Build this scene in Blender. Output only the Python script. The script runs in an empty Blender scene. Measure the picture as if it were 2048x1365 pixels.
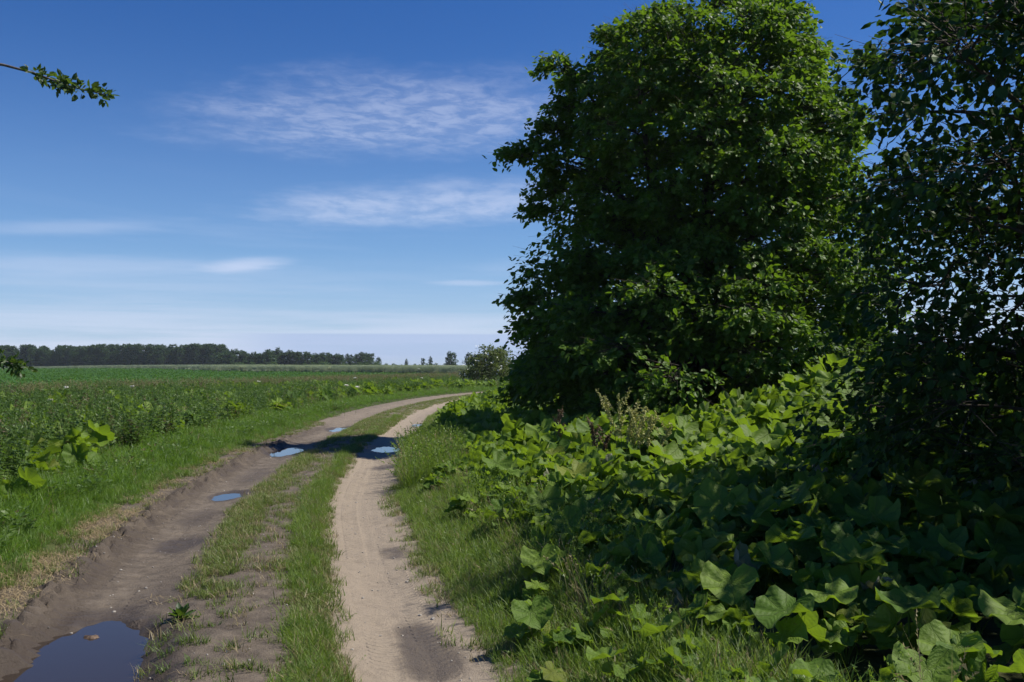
import bpy, math
import numpy as np
from mathutils import Vector, Matrix, Euler

rng = np.random.default_rng(11)
rad = math.radians
sc = bpy.context.scene
col = sc.collection

# ------------------------------------------------------------------ camera
CAM_H = 1.65
F = 1967.0                      # focal length in photo pixels (2048 wide)
HOR = 736.0                     # photo row of the horizon
cam_d = bpy.data.cameras.new('camera'); cam = bpy.data.objects.new('camera', cam_d); col.objects.link(cam)
cam.location = (0, 0, CAM_H)
cam.rotation_euler = (rad(90) + math.atan((HOR - 682.5) / F), 0, 0)
cam_d.sensor_width = 36.0; cam_d.lens = 36.0 * F / 2048.0
cam_d.clip_start = 0.1; cam_d.clip_end = 9000
sc.camera = cam

# ------------------------------------------------------------------ light
SUN_EL, SUN_AZ = 53.0, 9.0      # elevation; azimuth measured from +X towards +Y
sd = Vector((math.cos(rad(SUN_EL)) * math.cos(rad(SUN_AZ)), math.cos(rad(SUN_EL)) * math.sin(rad(SUN_AZ)), math.sin(rad(SUN_EL))))
sun_d = bpy.data.lights.new('sun', 'SUN'); sun = bpy.data.objects.new('sun', sun_d); col.objects.link(sun)
sun_d.energy = 5.0; sun_d.angle = rad(0.53); sun_d.color = (1.0, 0.94, 0.84)
sun.location = (30, 10, 40)
sun.rotation_euler = sd.to_track_quat('Z', 'Y').to_euler()

world = bpy.data.worlds.new('World'); sc.world = world; world.use_nodes = True
SKY_STRENGTH = 0.052

sc.view_settings.view_transform = 'Standard'; sc.view_settings.look = 'None'
sc.view_settings.exposure = 0.38; sc.view_settings.gamma = 1.0; sc.view_settings.use_curve_mapping = False
sc.cycles.max_bounces = 6; sc.cycles.diffuse_bounces = 3; sc.cycles.glossy_bounces = 3
sc.cycles.transmission_bounces = 3; sc.cycles.transparent_max_bounces = 8
sc.cycles.caustics_reflective = False; sc.cycles.caustics_refractive = False


class N:
    """small node-tree writer"""
    def __init__(self, tree):
        self.t = tree; tree.nodes.clear()
    def n(self, typ, _out=0, **kw):
        nd = self.t.nodes.new(typ)
        for k, v in kw.items():
            if k.startswith('i_'):
                key = k[2:]
                key = int(key) if key.isdigit() else key.replace('_', ' ')
                self.set(nd.inputs[key], v)
            else:
                setattr(nd, k, v)
        return nd
    def set(self, sock, v):
        if isinstance(v, bpy.types.NodeSocket): self.t.links.new(v, sock)
        elif isinstance(v, bpy.types.Node): self.t.links.new(v.outputs[0], sock)
        else:
            if sock.type == 'RGBA' and len(v) == 3: v = (*v, 1.0)
            sock.default_value = v
    def math(self, op, a, b=None, c=None, clamp=False):
        nd = self.t.nodes.new('ShaderNodeMath'); nd.operation = op; nd.use_clamp = clamp
        for i, v in enumerate((a, b, c)):
            if v is not None: self.set(nd.inputs[i], v)
        return nd.outputs[0]
    def mix(self, fac, a, b):
        nd = self.t.nodes.new('ShaderNodeMix'); nd.data_type = 'RGBA'
        self.set(nd.inputs['Factor'], fac); self.set(nd.inputs[6], a); self.set(nd.inputs[7], b)
        return nd.outputs[2]
    def step(self, v, a, b):
        nd = self.t.nodes.new('ShaderNodeMapRange'); nd.interpolation_type = 'SMOOTHSTEP'
        self.set(nd.inputs[0], v); nd.inputs[1].default_value = a; nd.inputs[2].default_value = b
        nd.inputs[3].default_value = 0; nd.inputs[4].default_value = 1
        return nd.outputs[0]
    def stepdown(self, v, a, b):
        return self.math('SUBTRACT', 1.0, self.step(v, a, b))
    def noise(self, vec, scale, detail=3, rough=0.55, dist=0.0):
        nd = self.t.nodes.new('ShaderNodeTexNoise')
        if vec is not None: self.set(nd.inputs['Vector'], vec)
        nd.inputs['Scale'].default_value = scale; nd.inputs['Detail'].default_value = detail
        nd.inputs['Roughness'].default_value = rough; nd.inputs['Distortion'].default_value = dist
        return nd.outputs[0]
    def comb(self, x, y, z):
        nd = self.t.nodes.new('ShaderNodeCombineXYZ')
        for i, v in enumerate((x, y, z)): self.set(nd.inputs[i], v)
        return nd.outputs[0]


def build_world():
    w = N(world.node_tree)
    sky = w.n('ShaderNodeTexSky', sky_type='NISHITA', sun_disc=False)
    sky.sun_elevation = rad(SUN_EL); sky.sun_rotation = rad(90 - SUN_AZ)
    sky.altitude = 0; sky.air_density = 1.0; sky.dust_density = 0.2; sky.ozone_density = 1.6
    tc = w.n('ShaderNodeTexCoord')
    sep = w.n('ShaderNodeSeparateXYZ', i_0=tc.outputs['Generated'])
    x, y, z = sep.outputs
    hs = w.n('ShaderNodeHueSaturation', i_Saturation=1.22, i_Color=sky)
    tint = w.n('ShaderNodeMix', data_type='RGBA', blend_type='MULTIPLY'); tint.inputs['Factor'].default_value = 1.0
    w.set(tint.inputs[6], hs); w.set(tint.inputs[7], (0.57, 0.91, 1.46)); base = tint.outputs[2]
    zc = w.math('MAXIMUM', z, 0.012)
    px = w.math('DIVIDE', x, zc); py = w.math('DIVIDE', y, zc)      # cloud-layer coordinates
    P = w.comb(px, py, 0.0)
    warp = w.noise(P, 0.9, 4, 0.6)
    warp2 = w.noise(P, 2.2, 5, 0.65)

    def blob(cx, cy, rx, ry, ang=0.0, soft=(1.15, 0.45), wob=1.1):
        dx = w.math('SUBTRACT', px, cx); dy = w.math('SUBTRACT', py, cy)
        c, s = math.cos(ang), math.sin(ang)
        u = w.math('ADD', w.math('MULTIPLY', dx, c / rx), w.math('MULTIPLY', dy, s / rx))
        v = w.math('ADD', w.math('MULTIPLY', dx, -s / ry), w.math('MULTIPLY', dy, c / ry))
        e = w.math('SQRT', w.math('ADD', w.math('MULTIPLY', u, u), w.math('MULTIPLY', v, v)))
        e = w.math('ADD', e, w.math('MULTIPLY', w.math('SUBTRACT', warp2, 0.5), wob))
        return w.stepdown(e, soft[1], soft[0])
    # rippled altocumulus fields
    rip = w.noise(w.comb(w.math('MULTIPLY', px, 1.0), w.math('MULTIPLY', py, 0.85), 0.0), 9.0, 4, 0.62, 0.4)
    rip = w.step(rip, 0.36, 0.66)
    rip2 = w.noise(w.comb(px, w.math('MULTIPLY', py, 0.5), 3.0), 4.6, 5, 0.62, 0.3)
    rip2 = w.step(rip2, 0.30, 0.66)
    A1 = w.math('MULTIPLY', blob(-0.42, 3.95, 0.95, 0.66, -0.28, (1.3, 0.25), 1.3), w.math('ADD', 0.38, w.math('MULTIPLY', rip, 0.62)))
    A1 = w.math('MULTIPLY', A1, 0.36)
    A2 = w.math('MULTIPLY', blob(-0.55, 6.1, 1.35, 0.85, -0.45, (1.2, 0.3), 0.9), w.math('ADD', w.math('MULTIPLY', rip2, 0.65), 0.35))
    A2 = w.math('MULTIPLY', A2, 0.46)
    B = w.math('MULTIPLY', blob(-2.62, 9.6, 0.42, 1.1, 0.55, (1.1, 0.1), 0.5), 0.5)
    C = w.math('MULTIPLY', blob(-4.3, 9.6, 1.9, 1.3, 0.0, (1.1, 0.2), 0.7), 0.22)
    D = w.math('MULTIPLY', blob(-3.2, 7.0, 1.1, 0.5, -0.3, (1.1, 0.1), 0.9), 0.22)
    E = w.math('MULTIPLY', blob(-0.5, 11.6, 0.55, 0.55, 0.0, (1.1, 0.2), 0.7), 0.30)
    # thin veil everywhere
    veil = w.step(w.noise(w.comb(w.math('MULTIPLY', px, 0.35), w.math('MULTIPLY', py, 0.35), 7.0), 1.0, 5, 0.6, 0.6), 0.50, 0.85)
    veil = w.math('MULTIPLY', veil, w.math('MULTIPLY', w.stepdown(z, 0.12, 0.42), 0.14))
    clouds = A1
    for k in (A2, B, C, D, E, veil):
        clouds = w.math('SUBTRACT', 1.0, w.math('MULTIPLY', w.math('SUBTRACT', 1.0, clouds), w.math('SUBTRACT', 1.0, k)))
    # streaky stratus low round the horizon
    st = w.noise(w.comb(w.math('MULTIPLY', x, 2.2), w.math('MULTIPLY', y, 2.2), w.math('MULTIPLY', z, 55.0)), 1.0, 5, 0.6, 0.3)
    low = w.math('MULTIPLY', w.math('ADD', 0.45, w.math('MULTIPLY', w.step(st, 0.34, 0.62), 0.55)), w.stepdown(z, 0.0, 0.125))
    low = w.math('MULTIPLY', low, 0.80)
    pale = w.math('MULTIPLY', w.math('POWER', w.stepdown(z, -0.02, 0.40), 1.6), 0.42)
    base = w.mix(pale, base, (CLOUD[0] * 0.66, CLOUD[1] * 0.92, CLOUD[2] * 1.04))
    c1 = w.mix(clouds, base, (CLOUD[0], CLOUD[1], CLOUD[2]))
    c2 = w.mix(low, c1, (CLOUD[0] * 1.02, CLOUD[1] * 1.0, CLOUD[2] * 0.98))
    # grey-blue bank with a sharp flat top just above the horizon
    top = w.math('ADD', 0.0345, w.math('MULTIPLY', w.math('SUBTRACT', st, 0.5), 0.006))
    bank = w.math('MULTIPLY', w.stepdown(w.math('SUBTRACT', z, top), -0.002, 0.0006), w.step(z, 0.0, 0.014))
    bank = w.math('MULTIPLY', bank, w.step(w.math('ADD', x, w.math('MULTIPLY', st, 0.12)), -0.24, -0.14))
    c3 = w.mix(w.math('MULTIPLY', bank, 0.55), c2, (CLOUD[0] * 0.52, CLOUD[1] * 0.64, CLOUD[2] * 0.80))
    bg = w.n('ShaderNodeBackground', i_Color=c3, i_Strength=SKY_STRENGTH)
    w.n('ShaderNodeOutputWorld', i_Surface=bg)

CLOUD = (10.6, 11.6, 14.6)
build_world()

# ------------------------------------------------------------------ helpers
def smooth(a, b, v):
    t = np.clip((np.asarray(v, float) - a) / (b - a), 0, 1); return t * t * (3 - 2 * t)

def _hash(i, j, s):
    h = (i * 374761393 + j * 668265263 + s * 974711) & 0xffffffff
    h = ((h ^ (h >> 13)) * 1274126177) & 0xffffffff
    return ((h ^ (h >> 16)) & 0xffffff) / float(0xffffff)

def vnoise(x, y, s=0):
    x = np.asarray(x, float); y = np.asarray(y, float)
    i = np.floor(x).astype(np.int64); j = np.floor(y).astype(np.int64)
    fx = x - i; fy = y - j; fx = fx * fx * (3 - 2 * fx); fy = fy * fy * (3 - 2 * fy)
    a = _hash(i, j, s); b = _hash(i + 1, j, s); c = _hash(i, j + 1, s); d = _hash(i + 1, j + 1, s)
    return (a + (b - a) * fx) * (1 - fy) + (c + (d - c) * fx) * fy

def fbm(x, y, s=0, o=4):
    r = 0; a = 0.5; t = 0
    for k in range(o):
        r = r + a * vnoise(x * 2 ** k + 17.3 * k, y * 2 ** k - 9.1 * k, s + k); t += a; a *= 0.5
    return r / t

def tag(o, label=None, cat=None, group=None, kind=None):
    if label: o['label'] = label
    if cat: o['category'] = cat
    if group: o['group'] = group
    if kind: o['kind'] = kind
    return o

def link(name, mesh, parent=None, mat=None, loc=None):
    o = bpy.data.objects.new(name, mesh); col.objects.link(o)
    if mat is not None and mesh is not None:
        mesh.materials.clear()
        for m in (mat if isinstance(mat, (list, tuple)) else [mat]): mesh.materials.append(m)
    if parent is not None: o.parent = parent
    if loc is not None: o.location = loc
    return o

def empty(name, loc=(0, 0, 0), rz=0.0):
    o = bpy.data.objects.new(name, None); col.objects.link(o); o.location = loc; o.rotation_euler = (0, 0, rz)
    o.empty_display_size = 0.2
    return o

def copy_tree(o, parent=None):
    c = o.copy(); col.objects.link(c); c.parent = parent
    for ch in list(o.children): copy_tree(ch, c)
    return c

def mesh_np(name, V, faces, smooth_shade=True, mats=None, attrs=None, uv=None):
    """V (n,3); faces: list of (k,m) index arrays, one per polygon size"""
    V = np.asarray(V, np.float32)
    if not isinstance(faces, (list, tuple)): faces = [faces]
    faces = [np.asarray(f, np.int32) for f in faces if len(f)]
    me = bpy.data.meshes.new(name)
    me.vertices.add(len(V)); me.vertices.foreach_set('co', V.ravel())
    loops = np.concatenate([f.ravel() for f in faces]).astype(np.int32)
    starts = []; p = 0
    for f in faces:
        starts.append(p + np.arange(len(f)) * f.shape[1]); p += f.size
    starts = np.concatenate(starts).astype(np.int32)
    me.loops.add(len(loops)); me.loops.foreach_set('vertex_index', loops)
    me.polygons.add(len(starts)); me.polygons.foreach_set('loop_start', starts)
    if mats is not None: me.polygons.foreach_set('material_index', np.asarray(mats, np.int32))
    me.polygons.foreach_set('use_smooth', np.full(len(starts), smooth_shade))
    if attrs:
        for k, v in attrs.items():
            a = me.attributes.new(k, 'FLOAT', 'POINT'); a.data.foreach_set('value', np.asarray(v, np.float32))
    if uv is not None:
        l = me.uv_layers.new(name='UVMap'); l.data.foreach_set('uv', np.asarray(uv, np.float32)[loops].ravel())
    me.update(calc_edges=True); me.validate()
    return me

def unit(v):
    return v / np.maximum(np.linalg.norm(v, axis=-1, keepdims=True), 1e-9)

def tube(points, radii, sides=6):
    P = np.asarray(points, float); n = len(P)
    T = unit(np.gradient(P, axis=0))
    up = np.array([0.31, 0.17, 0.94]) if abs(T[0, 2]) < 0.8 else np.array([0.94, 0.2, 0.1])
    A = unit(np.cross(T, up)); B = np.cross(T, A)
    th = np.linspace(0, 2 * np.pi, sides, endpoint=False)
    ring = (A[:, None] * np.cos(th)[None, :, None] + B[:, None] * np.sin(th)[None, :, None]) * np.asarray(radii)[:, None, None]
    V = (P[:, None] + ring).reshape(-1, 3)
    i, j = np.meshgrid(np.arange(n - 1), np.arange(sides), indexing='ij'); i = i.ravel(); j = j.ravel(); k = (j + 1) % sides
    Q = np.stack([i * sides + j, i * sides + k, (i + 1) * sides + k, (i + 1) * sides + j], 1)
    return V, Q

class Geo:
    def __init__(self): self.V = []; self.F = {}; self.M = {}; self.n = 0; self.A = []
    def add(self, V, F, mat=0, rnd=None):
        V = np.asarray(V, float); F = np.asarray(F)
        self.V.append(V); k = F.shape[1]
        self.F.setdefault(k, []).append(F + self.n); self.M.setdefault(k, []).append(np.full(len(F), mat))
        self.A.append(np.full(len(V), 0.5) if rnd is None else np.broadcast_to(rnd, (len(V),)))
        self.n += len(V)
    def mesh(self, name, smooth_shade=True):
        ks = sorted(self.F)
        return mesh_np(name, np.concatenate(self.V), [np.concatenate(self.F[k]) for k in ks], smooth_shade,
                       np.concatenate([np.concatenate(self.M[k]) for k in ks]), {'rnd': np.concatenate(self.A)})

# ------------------------------------------------------------------ materials
def new_mat(name):
    m = bpy.data.materials.new(name); m.use_nodes = True
    return m, N(m.node_tree)

def leaf_mat(name, dark, light, trans, tfac=0.35, rough=0.5, back=None, inst=False, dry=None, dry_amt=0.0, spec=0.35, pos_scale=None):
    m, w = new_mat(name)
    if inst: r = w.n('ShaderNodeObjectInfo').outputs['Random']
    else: r = w.n('ShaderNodeAttribute', attribute_name='rnd').outputs['Fac']
    c = w.mix(r, dark, light)
    geo = w.n('ShaderNodeNewGeometry')
    if pos_scale:
        nz = w.noise(geo.outputs['Position'], pos_scale, 3)
        c = w.mix(w.step(nz, 0.35, 0.7), c, w.mix(0.5, c, light))
    tcol = w.mix(r, trans, tuple(min(1, k * 1.25) for k in trans))
    if dry:
        f = w.math('MULTIPLY', w.step(w.math('FRACT', w.math('MULTIPLY', r, 7.31)), 1 - dry_amt, 1 - dry_amt + 0.02), 1.0)
        c = w.mix(f, c, dry); tcol = w.mix(f, tcol, dry)
    if back is not None: c = w.mix(geo.outputs['Backfacing'], c, back)
    p = w.n('ShaderNodeBsdfPrincipled', i_Base_Color=c, i_Roughness=rough)
    p.inputs['Specular IOR Level'].default_value = spec
    t = w.n('ShaderNodeBsdfTranslucent', i_Color=tcol)
    mx = w.n('ShaderNodeMixShader', i_0=tfac, i_1=p, i_2=t)
    w.n('ShaderNodeOutputMaterial', i_Surface=mx)
    return m

def plain_mat(name, a, b, scale=8.0, rough=0.85, bump=0.3, stretch=None):
    m, w = new_mat(name)
    tc = w.n('ShaderNodeTexCoord'); v = tc.outputs['Object']
    if stretch:
        v = w.n('ShaderNodeMapping', i_Vector=v, i_Scale=stretch).outputs[0]
    nz = w.noise(v, scale, 5, 0.6)
    p = w.n('ShaderNodeBsdfPrincipled', i_Base_Color=w.mix(w.step(nz, 0.3, 0.7), a, b), i_Roughness=rough)
    p.inputs['Specular IOR Level'].default_value = 0.2
    if bump:
        p_b = w.n('ShaderNodeBump', i_Strength=bump, i_Distance=0.02, i_Height=nz); w.set(p.inputs['Normal'], p_b)
    w.n('ShaderNodeOutputMaterial', i_Surface=p)
    return m

M_BARK = plain_mat('bark', (0.035, 0.028, 0.02), (0.10, 0.085, 0.065), 9, 0.9, 0.8, (1, 1, 0.25))
M_BARK_PALE = plain_mat('pale_bark', (0.10, 0.085, 0.07), (0.22, 0.19, 0.16), 14, 0.85, 0.5, (1, 1, 0.3))
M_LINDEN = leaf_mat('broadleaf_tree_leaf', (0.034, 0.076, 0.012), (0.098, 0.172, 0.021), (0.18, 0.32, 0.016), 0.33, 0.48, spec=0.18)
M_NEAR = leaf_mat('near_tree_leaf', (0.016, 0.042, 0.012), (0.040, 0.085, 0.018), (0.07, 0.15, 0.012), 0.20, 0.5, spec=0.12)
M_HAW = leaf_mat('small_branch_leaf', (0.022, 0.050, 0.014), (0.055, 0.10, 0.022), (0.13, 0.22, 0.02), 0.28, 0.45)
M_FAR = leaf_mat('far_tree_leaf', (0.026, 0.054, 0.020), (0.050, 0.090, 0.030), (0.06, 0.12, 0.03), 0.2, 0.7, spec=0.1)
M_FAR_L = leaf_mat('far_pale_leaf', (0.045, 0.085, 0.022), (0.075, 0.13, 0.035), (0.09, 0.16, 0.03), 0.2, 0.7, spec=0.1)
M_BUSH = leaf_mat('pale_bush_leaf', (0.060, 0.090, 0.020), (0.12, 0.16, 0.035), (0.16, 0.22, 0.03), 0.28, 0.55)
M_BLOSSOM = plain_mat('white_blossom', (0.70, 0.68, 0.58), (0.80, 0.79, 0.72), 30, 0.8, 0)
M_GRASS = leaf_mat('grass_blade', (0.060, 0.118, 0.016), (0.150, 0.225, 0.036), (0.22, 0.34, 0.030), 0.36, 0.48, inst=True, dry=(0.27, 0.23, 0.11), dry_amt=0.13)
M_GRASS_DRY = leaf_mat('worn_grass_blade', (0.075, 0.115, 0.020), (0.16, 0.20, 0.050), (0.23, 0.31, 0.05), 0.3, 0.5, inst=True, dry=(0.28, 0.23, 0.12), dry_amt=0.22)
M_MEADOW = leaf_mat('meadow_blade', (0.054, 0.115, 0.015), (0.125, 0.215, 0.032), (0.19, 0.34, 0.026), 0.38, 0.45, inst=True, dry=(0.24, 0.21, 0.09), dry_amt=0.05)
M_STRAW = leaf_mat('dry_straw', (0.22, 0.165, 0.085), (0.38, 0.30, 0.17), (0.25, 0.19, 0.08), 0.15, 0.7, inst=True)
M_SEED = leaf_mat('grass_seed_head', (0.16, 0.14, 0.06), (0.30, 0.25, 0.12), (0.25, 0.22, 0.08), 0.25, 0.7, inst=True)
M_WEED = leaf_mat('weed_leaf', (0.050, 0.095, 0.018), (0.10, 0.16, 0.035), (0.14, 0.26, 0.025), 0.3, 0.5, inst=True, dry=(0.13, 0.10, 0.05), dry_amt=0.08)
M_WEEDTOP = leaf_mat('weed_seed_spike', (0.10, 0.075, 0.045), (0.17, 0.14, 0.075), (0.12, 0.10, 0.04), 0.2, 0.8, inst=True)
M_CROP = leaf_mat('crop_leaf', (0.045, 0.115, 0.022), (0.080, 0.170, 0.036), (0.11, 0.26, 0.025), 0.3, 0.5, inst=True)
M_RYE = leaf_mat('grain_stalk', (0.24, 0.30, 0.21), (0.33, 0.38, 0.26), (0.28, 0.33, 0.16), 0.4, 0.7, inst=True)
M_RYEHEAD = leaf_mat('grain_head', (0.44, 0.43, 0.23), (0.56, 0.54, 0.31), (0.4, 0.4, 0.18), 0.4, 0.7, inst=True)

def butterbur_mat(name, dark, light, trans, back, tfac):
    m, w = new_mat(name)
    r = w.n('ShaderNodeObjectInfo').outputs['Random']
    uv = w.n('ShaderNodeUVMap', uv_map='UVMap')
    s = w.n('ShaderNodeSeparateXYZ', i_0=uv)
    th = w.math('MULTIPLY', s.outputs[0], 2 * math.pi); r_ = s.outputs[1]
    sv = w.math('ABSOLUTE', w.math('SINE', w.math('MULTIPLY', th, 4.5)))
    vein = w.stepdown(w.math('MULTIPLY', sv, r_), 0.015, 0.055)
    tc = w.n('ShaderNodeTexCoord')
    n1 = w.noise(tc.outputs['Object'], 9.0, 4, 0.6); n2 = w.noise(tc.outputs['Object'], 40.0, 3, 0.6)
    c = w.mix(r, dark, light)
    c = w.mix(w.math('MULTIPLY', w.step(w.math('FRACT', w.math('MULTIPLY', r, 13.7)), 0.94, 0.96), 0.45), c, (0.22, 0.20, 0.035))
    c = w.mix(w.math('MULTIPLY', w.step(n1, 0.4, 0.7), 0.5), c, w.mix(0.5, c, (0.09, 0.12, 0.03)))
    blem = w.step(w.noise(tc.outputs['Object'], 14.0, 2, 0.5), 0.74, 0.80)
    c = w.mix(w.math('MULTIPLY', blem, 0.6), c, (0.16, 0.13, 0.05))
    c = w.mix(w.math('MULTIPLY', vein, 0.45), c, (0.16, 0.22, 0.07))
    geo = w.n('ShaderNodeNewGeometry')
    c = w.mix(geo.outputs['Backfacing'], c, back)
    t_c = w.mix(w.math('MULTIPLY', vein, 0.5), w.mix(r, trans, tuple(k * 1.3 for k in trans)), (0.06, 0.10, 0.01))
    wr = w.math('MULTIPLY', w.math('SINE', w.math('ADD', w.math('MULTIPLY', r_, 38.0), w.math('MULTIPLY', sv, 9.0))), w.math('MULTIPLY', sv, 0.08))
    h = w.math('ADD', w.math('ADD', w.math('MULTIPLY', vein, -0.9), wr), w.math('MULTIPLY', n2, 0.5))
    bmp = w.n('ShaderNodeBump', i_Strength=0.8, i_Distance=0.01, i_Height=h)
    p = w.n('ShaderNodeBsdfPrincipled', i_Base_Color=c, i_Roughness=0.58, i_Normal=bmp)
    p.inputs['Specular IOR Level'].default_value = 0.2
    t = w.n('ShaderNodeBsdfTranslucent', i_Color=t_c, i_Normal=bmp)
    mx = w.n('ShaderNodeMixShader', i_0=tfac, i_1=p, i_2=t)
    w.n('ShaderNodeOutputMaterial', i_Surface=mx)
    return m

M_BUR = butterbur_mat('butterbur_leaf', (0.070, 0.140, 0.018), (0.155, 0.240, 0.030), (0.21, 0.33, 0.016), (0.15, 0.20, 0.07), 0.36)
M_BUR_PALE = butterbur_mat('withered_butterbur_leaf', (0.13, 0.15, 0.07), (0.20, 0.21, 0.12), (0.16, 0.16, 0.05), (0.24, 0.25, 0.18), 0.2)

def track_mat():
    m, w = new_mat('track_soil')
    sand = w.n('ShaderNodeAttribute', attribute_name='sand').outputs['Fac']
    wet = w.n('ShaderNodeAttribute', attribute_name='wet').outputs['Fac']
    pos = w.n('ShaderNodeNewGeometry').outputs['Position']
    big = w.noise(pos, 1.3, 5, 0.6); mid = w.noise(pos, 7.0, 5, 0.65); fine = w.noise(pos, 55.0, 4, 0.7); grit = w.noise(pos, 160.0, 2, 0.6)
    s2 = w.math('ADD', sand, w.math('MULTIPLY', w.math('SUBTRACT', mid, 0.5), 1.2))
    s2 = w.math('ADD', s2, w.math('MULTIPLY', w.math('SUBTRACT', big, 0.5), 0.5), clamp=True)
    c = w.mix(s2, (0.085, 0.068, 0.053), (0.270, 0.222, 0.168))
    c = w.mix(w.math('MULTIPLY', w.step(fine, 0.52, 0.72), 0.45), c, w.mix(0.5, c, (0.07, 0.05, 0.035)))
    c = w.mix(w.math('MULTIPLY', w.step(grit, 0.62, 0.74), 0.5), c, (0.36, 0.32, 0.27))
    wt = w.math('ADD', wet, w.math('MULTIPLY', w.math('SUBTRACT', mid, 0.5), 0.9))
    wt = w.math('MULTIPLY', w.step(wt, 0.15, 1.0), 0.92)
    c = w.mix(wt, c, w.mix(0.22, (0.040, 0.029, 0.022), c))
    ro = w.n('ShaderNodeMapRange', i_0=wt); ro.inputs[3].default_value = 0.93; ro.inputs[4].default_value = 0.55
    h = w.math('ADD', w.math('MULTIPLY', mid, 0.5), w.math('ADD', w.math('MULTIPLY', fine, 0.35), w.math('MULTIPLY', grit, 0.12)))
    al = w.n('ShaderNodeAttribute', attribute_name='along').outputs['Fac']; ac = w.n('ShaderNodeAttribute', attribute_name='across').outputs['Fac']
    lug = w.math('SINE', w.math('ADD', w.math('MULTIPLY', al, 78.0), w.math('MULTIPLY', w.math('ABSOLUTE', w.math('SINE', w.math('MULTIPLY', ac, 13.0))), 5.0)))
    def band(c0, hw): return w.stepdown(w.math('ABSOLUTE', w.math('SUBTRACT', ac, c0)), hw * 0.8, hw)
    bands = w.math('MAXIMUM', w.math('MAXIMUM', band(0.82, 0.10), band(1.12, 0.09)), w.math('MAXIMUM', band(-0.80, 0.10), band(-1.08, 0.09)))
    patch = w.step(w.noise(w.comb(w.math('MULTIPLY', al, 0.9), w.math('MULTIPLY', ac, 2.0), 0.0), 1.0, 3, 0.6), 0.44, 0.60)
    tread = w.math('MULTIPLY', w.math('MULTIPLY', w.step(lug, -0.2, 0.4), bands), patch)
    h = w.math('ADD', h, w.math('MULTIPLY', tread, 0.28))
    b = w.n('ShaderNodeBump', i_Strength=0.9, i_Distance=0.035, i_Height=h)
    p = w.n('ShaderNodeBsdfPrincipled', i_Base_Color=c, i_Roughness=ro.outputs[0], i_Normal=b)
    p.inputs['Specular IOR Level'].default_value = 0.25
    w.n('ShaderNodeOutputMaterial', i_Surface=p)
    return m

def ground_mat():
    m, w = new_mat('ground_soil')
    pos = w.n('ShaderNodeNewGeometry').outputs['Position']
    crop = w.n('ShaderNodeAttribute', attribute_name='crop').outputs['Fac']
    n1 = w.noise(pos, 0.6, 5, 0.6); n2 = w.noise(pos, 6.0, 5, 0.65); n3 = w.noise(pos, 0.03, 4, 0.6)
    c = w.mix(w.step(n2, 0.35, 0.65), (0.030, 0.040, 0.014), (0.065, 0.080, 0.028))
    c = w.mix(w.math('MULTIPLY', w.step(n1, 0.5, 0.75), 0.5), c, (0.11, 0.085, 0.05))
    cc = w.mix(w.step(n2, 0.3, 0.7), (0.028, 0.070, 0.016), (0.055, 0.115, 0.026))
    cc = w.mix(w.math('MULTIPLY', n3, 0.5), cc, (0.060, 0.100, 0.030))
    c = w.mix(crop, c, cc)
    b = w.n('ShaderNodeBump', i_Strength=0.8, i_Distance=0.06, i_Height=n2)
    p = w.n('ShaderNodeBsdfPrincipled', i_Base_Color=c, i_Roughness=0.95, i_Normal=b)
    p.inputs['Specular IOR Level'].default_value = 0.1
    w.n('ShaderNodeOutputMaterial', i_Surface=p)
    return m

def water_mat():
    m, w = new_mat('puddle_water')
    pos = w.n('ShaderNodeNewGeometry').outputs['Position']
    nz = w.noise(pos, 7.0, 2, 0.5)
    b = w.n('ShaderNodeBump', i_Strength=0.03, i_Distance=0.01, i_Height=nz)
    p = w.n('ShaderNodeBsdfPrincipled', i_Base_Color=(0.030, 0.022, 0.017), i_Roughness=0.02, i_IOR=1.33, i_Normal=b)
    p.inputs['Specular IOR Level'].default_value = 0.5
    w.n('ShaderNodeOutputMaterial', i_Surface=p)
    return m

# ------------------------------------------------------------------ track centre line
CTRL = np.array([(1.6, -14), (0.75, -6), (-0.4, 0), (-1.45, 5.2), (-1.85, 7), (-2.25, 9), (-2.85, 12.3), (-3.35, 16.8), (-3.65, 20), (-3.95, 26.4),
                 (-4.25, 35), (-4.05, 44.5), (-2.9, 56), (-0.6, 66), (3.8, 76), (10.5, 85), (21, 93), (42, 102), (85, 112)], float)
def catmull(C, step=0.25):
    out = []
    for i in range(1, len(C) - 2):
        p0, p1, p2, p3 = C[i - 1:i + 3]
        n = max(2, int(np.linalg.norm(p2 - p1) / step))
        t = np.linspace(0, 1, n, endpoint=False)[:, None]
        out.append(0.5 * ((2 * p1) + (-p0 + p2) * t + (2 * p0 - 5 * p1 + 4 * p2 - p3) * t ** 2 + (-p0 + 3 * p1 - 3 * p2 + p3) * t ** 3))
    return np.concatenate(out)
CL = catmull(CTRL)
CT = unit(np.gradient(CL, axis=0)); CN = np.stack([CT[:, 1], -CT[:, 0]], 1)      # right-hand normal
CS = np.concatenate([[0], np.cumsum(np.linalg.norm(np.diff(CL, axis=0), axis=1))])
CS = CS - np.interp(0.0, CL[:, 1][:60], CS[:60])                                  # s = 0 beside the camera

def st(x, y):
    x = np.asarray(x, float).ravel(); y = np.asarray(y, float).ravel()
    s = np.empty_like(x); t = np.empty_like(x)
    for a in range(0, len(x), 20000):
        b = slice(a, a + 20000)
        d2 = (x[b, None] - CL[None, :, 0]) ** 2 + (y[b, None] - CL[None, :, 1]) ** 2
        k = d2.argmin(1); dx = x[b] - CL[k, 0]; dy = y[b] - CL[k, 1]
        along = dx * CT[k, 0] + dy * CT[k, 1]
        s[b] = CS[k] + along
        tt = dx * CN[k, 0] + dy * CN[k, 1]
        dist = np.sqrt(d2[np.arange(len(k)), k])
        t[b] = np.where(dist > 3, np.sign(tt) * dist, tt)
    return s, t

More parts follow.
